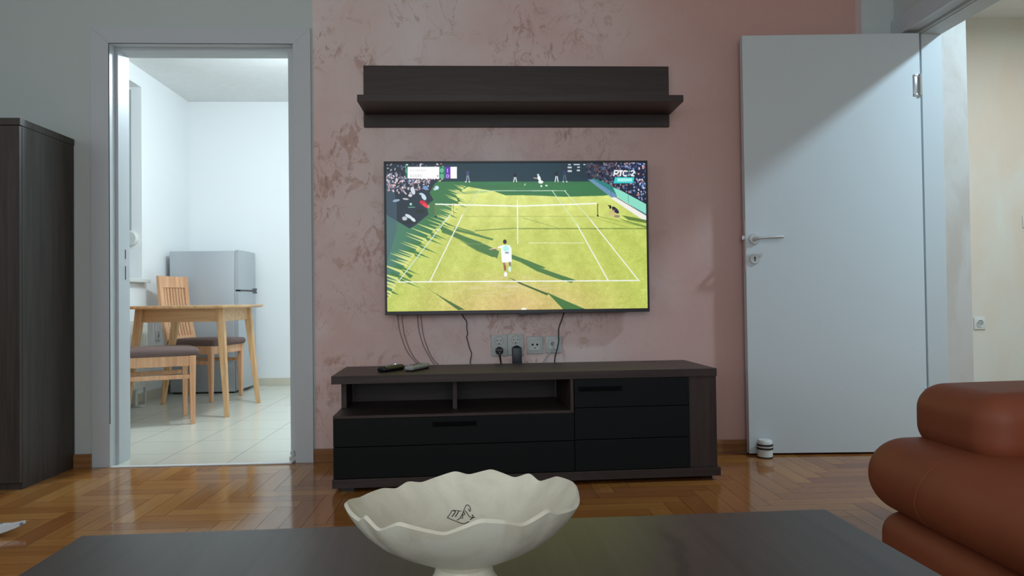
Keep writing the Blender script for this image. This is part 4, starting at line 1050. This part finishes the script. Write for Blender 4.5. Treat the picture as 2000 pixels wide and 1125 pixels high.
# dining table
dt = empty('dining_table', (-1.98, 5.17, 0), 0, 'light oak dining table with splayed tapered legs in the kitchen', 'table')
b = bmesh.new(); t_ = bmesh.new()
box(t_, -.345, .345, -.425, .435, .722, .742)
ve = [e for e in t_.edges if abs(e.verts[0].co.z-e.verts[1].co.z) > .01]
bmesh.ops.bevel(t_, geom=ve, offset=.045, segments=8, affect='EDGES', profile=.5)
bmesh.ops.bevel(t_, geom=[e for e in t_.edges if abs(e.verts[0].co.z-.722) < 1e-4 and abs(e.verts[1].co.z-.722) < 1e-4], offset=.008, segments=2, affect='EDGES')
merge(b, t_); link('tabletop', b, M['kit_wood_y'], dt, True, 40)
b = bmesh.new()
box(b, -.25, .25, -.262, -.242, .632, .7215, .001); box(b, -.25, .25, .325, .345, .632, .7215, .001)
box(b, -.27, -.25, -.262, .345, .632, .7215, .001); box(b, .235, .255, -.262, .345, .632, .7215, .001)
link('apron', b, M['kit_wood_x'], dt)
for (tx, ty, bx_, by_) in ((.250,-.255,.315,-.325),(.245,.330,.320,.332),(-.275,-.255,-.34,-.325),(-.275,.34,-.39,.345)):
    b = bmesh.new(); beam(b, (bx_, by_, 0), (tx, ty, .7215), .028, .050, .003); link('leg', b, M['kit_wood_z'], dt)

# chairs: local frame faces +x, origin at centre of the seat on the floor
def make_chair(loc, rz, lab):
    e = empty('dining_chair', loc, rz, lab, 'chair', 'beech dining chairs at the kitchen table')
    hw, hb, fx, bx_ = .205, .160, .195, -.19
    for s in (-1, 1):
        b = bmesh.new(); beam(b, (fx, s*hw*.98, 0), (fx, s*hw*.98, .430), .026, .038, .003); link('leg', b, M['beech'], e)
    for s in (-1, 1):
        b = bmesh.new()
        hexa(b, [(bx_-.075,s*hb-.014,0),(bx_-.045,s*hb-.014,0),(bx_-.045,s*hb+.014,0),(bx_-.075,s*hb+.014,0),(bx_-.018,s*hb-.016,.44),(bx_+.022,s*hb-.016,.44),(bx_+.022,s*hb+.016,.44),(bx_-.018,s*hb+.016,.44)], .002)
        link('leg', b, M['beech'], e)
    def rail(q, s, x0, x1, z0, z1, t_=.010):
        y0 = hb+(hw*.98-hb)*(x0-bx_)/(fx-bx_); y1 = hb+(hw*.98-hb)*(x1-bx_)/(fx-bx_)
        hexa(q, [(x0,s*y0-t_,z0),(x1,s*y1-t_,z0),(x1,s*y1+t_,z0),(x0,s*y0+t_,z0),(x0,s*y0-t_,z1),(x1,s*y1-t_,z1),(x1,s*y1+t_,z1),(x0,s*y0+t_,z1)], .002)
    b = bmesh.new()
    for s in (-1, 1): rail(b, s, bx_, fx+.01, .365, .428)
    box(b, fx-.010, fx+.014, -hw+.018, hw-.018, .365, .428, .002); box(b, bx_-.01, bx_+.012, -hb+.016, hb-.016, .365, .428, .002)
    link('seat_frame', b, M['beech'], e)
    for s in (-1, 1):
        b = bmesh.new(); rail(b, s, bx_-.02, fx-.01, .285, .312, .008); link('stretcher', b, M['beech'], e)
    b = bmesh.new(); rbox(b, -.215, .238, -.222, .222, .428, .474, .022, (.0,.0,.012), m=10)
    for v in b.verts: v.co.y *= .80+.20*min(1, max(0, (v.co.x+.215)/.43))
    link('seat_cushion', b, M['seat_fabric'], e, True, 70)
    def lean(z): return bx_-.01-(z-.44)*.15-.04*math.sin(max(0, min(1, (z-.44)/.54))*PI)*.35
    def curved(y0, y1, z0, z1, th, n=10):
        q = bmesh.new(); R = []
        for k in range(n+1):
            z = z0+(z1-z0)*k/n; x = lean(z); R.append([q.verts.new((x+dx, y, z)) for dx, y in ((-th/2,y0),(th/2,y0),(th/2,y1),(-th/2,y1))])
        for a, c in zip(R, R[1:]):
            for i in range(4): q.faces.new((a[i], a[(i+1)%4], c[(i+1)%4], c[i]))
        q.faces.new(R[0]); q.faces.new(R[-1]); return q
    link('back_post', curved(-.178, -.130, .44, .975, .024), M['beech'], e); link('back_post', curved(.130, .178, .44, .975, .024), M['beech'], e)
    link('top_rail', curved(-.1295, .1295, .885, .975, .022, 3), M['beech'], e)
    link('lower_rail', curved(-.1295, .1295, .44, .50, .022, 3), M['beech'], e)
    for k in range(7):
        y = -.1065+k*.0355; link('slat', curved(y-.0105, y+.0105, .5005, .8845, .012), M['beech'], e)
    return e
make_chair((-2.179, 5.827, 0), -.242, 'beech slat-back dining chair behind the table before the refrigerator')
make_chair((-2.062, 4.692, 0), .49, 'beech dining chair at the near side of the kitchen table, nearest the doorway')

# radiator
ra = empty('radiator', (KX, 5.0, 0), 0, 'cream enamel radiator under the kitchen window', 'radiator')
b = bmesh.new(); box(b, .045, .125, -.55, .55, .13, .64, .01, seg=3)
link('panel', b, M['radiator'], ra, True, 40)
b = bmesh.new()
for k in range(22): box(b, .124, .129, -.535+k*.05, -.505+k*.05, .16, .61, .002)
link('ribs', b, M['radiator'], ra)
for y in (-.42, .42):
    b = bmesh.new(); box(b, .07, .105, y-.017, y+.017, .012, .14, .003); box(b, .05, .155, y-.035, y+.035, 0, .012, .004); link('foot', b, M['radiator'], ra)
b = bmesh.new(); tube(b, [(.085,.545,.17),(.085,.575,.17),(.085,.59,.15),(.085,.592,.08),(.085,.592,0.0)], .009, 10, 5); link('pipe', b, M['radiator'], ra, True)

# other switches and sockets
def wsocket(loc, rz, lab):
    e = empty('wall_socket', loc, rz, lab, 'socket'); p = plate(e, .078, .082)
    for q in p.data.materials: pass
    p.data = p.data.copy(); p.data.materials[0] = M['white_plastic']
    b = bmesh.new(); lathe(b, [(.021,-.0080),(.023,-.0125),(.0255,-.0125),(.0265,-.006)], (0,0,0), 32, 'Y', close=False); link('socket_ring', b, M['white_plastic'], p, True)
    b = bmesh.new(); lathe(b, [(.001,-.0083),(.0208,-.0083)], (0,0,0), 32, 'Y', close=False); link('socket_face', b, M['light_grey_plastic'], p, True)
    b = bmesh.new(); lathe(b, [(.001,-.0088),(.003,-.0088),(.003,-.006)], (-.0095,0,0), 12, 'Y'); lathe(b, [(.001,-.0088),(.003,-.0088),(.003,-.006)], (.0095,0,0), 12, 'Y'); link('pin_holes', b, M['black_groove'], p)
    return e
wsocket((KX, 6.0, .492), PI/2, 'white wall socket low on the kitchen window wall behind the chair')
wsocket((3.333, 4.62, .558), 0, 'white wall socket low on the beige hall wall')
e = empty('light_switch', (3.685, 4.62, 1.235), 0, 'white light switch on the beige hall wall at the right picture edge', 'light switch')
p = plate(e, .078, .082); p.data.materials[0] = M['white_plastic']
b = bmesh.new(); box(b, -.027, .027, -.012, -.007, -.027, .027, .003); link('rocker', b, M['white_plastic'], p)

# ceiling lamps that light the two side rooms
def ceil_lamp(loc, drop, lab):
    e = empty('ceiling_lamp', loc, 0, lab, 'lamp')
    b = bmesh.new(); lathe(b, [(.001,0),(.05,0),(.05,-.02),(.012,-.03),(.001,-.03)], n=32); link('ceiling_rose', b, M['white_plastic'], e, True, 40)
    if drop:
        b = bmesh.new(); lathe(b, [(.001,-.03),(.003,-.03),(.003,-drop+.05),(.018,-drop+.045),(.018,-drop),(.001,-drop)], n=16); link('pendant_cord', b, M['white_plastic'], e, True, 40)
ceil_lamp((-1.10, 4.75, CZ), .31, 'white pendant bulb holder hanging from the kitchen ceiling')
ceil_lamp((2.93, 2.42, CZ), 0, 'small round white ceiling lamp nearest the hall doorway')
ceil_lamp((3.45, 3.55, CZ), 0, 'small round white ceiling lamp fitting added for the deeper hall fill light')  # fitting made up to go with the added hall fill
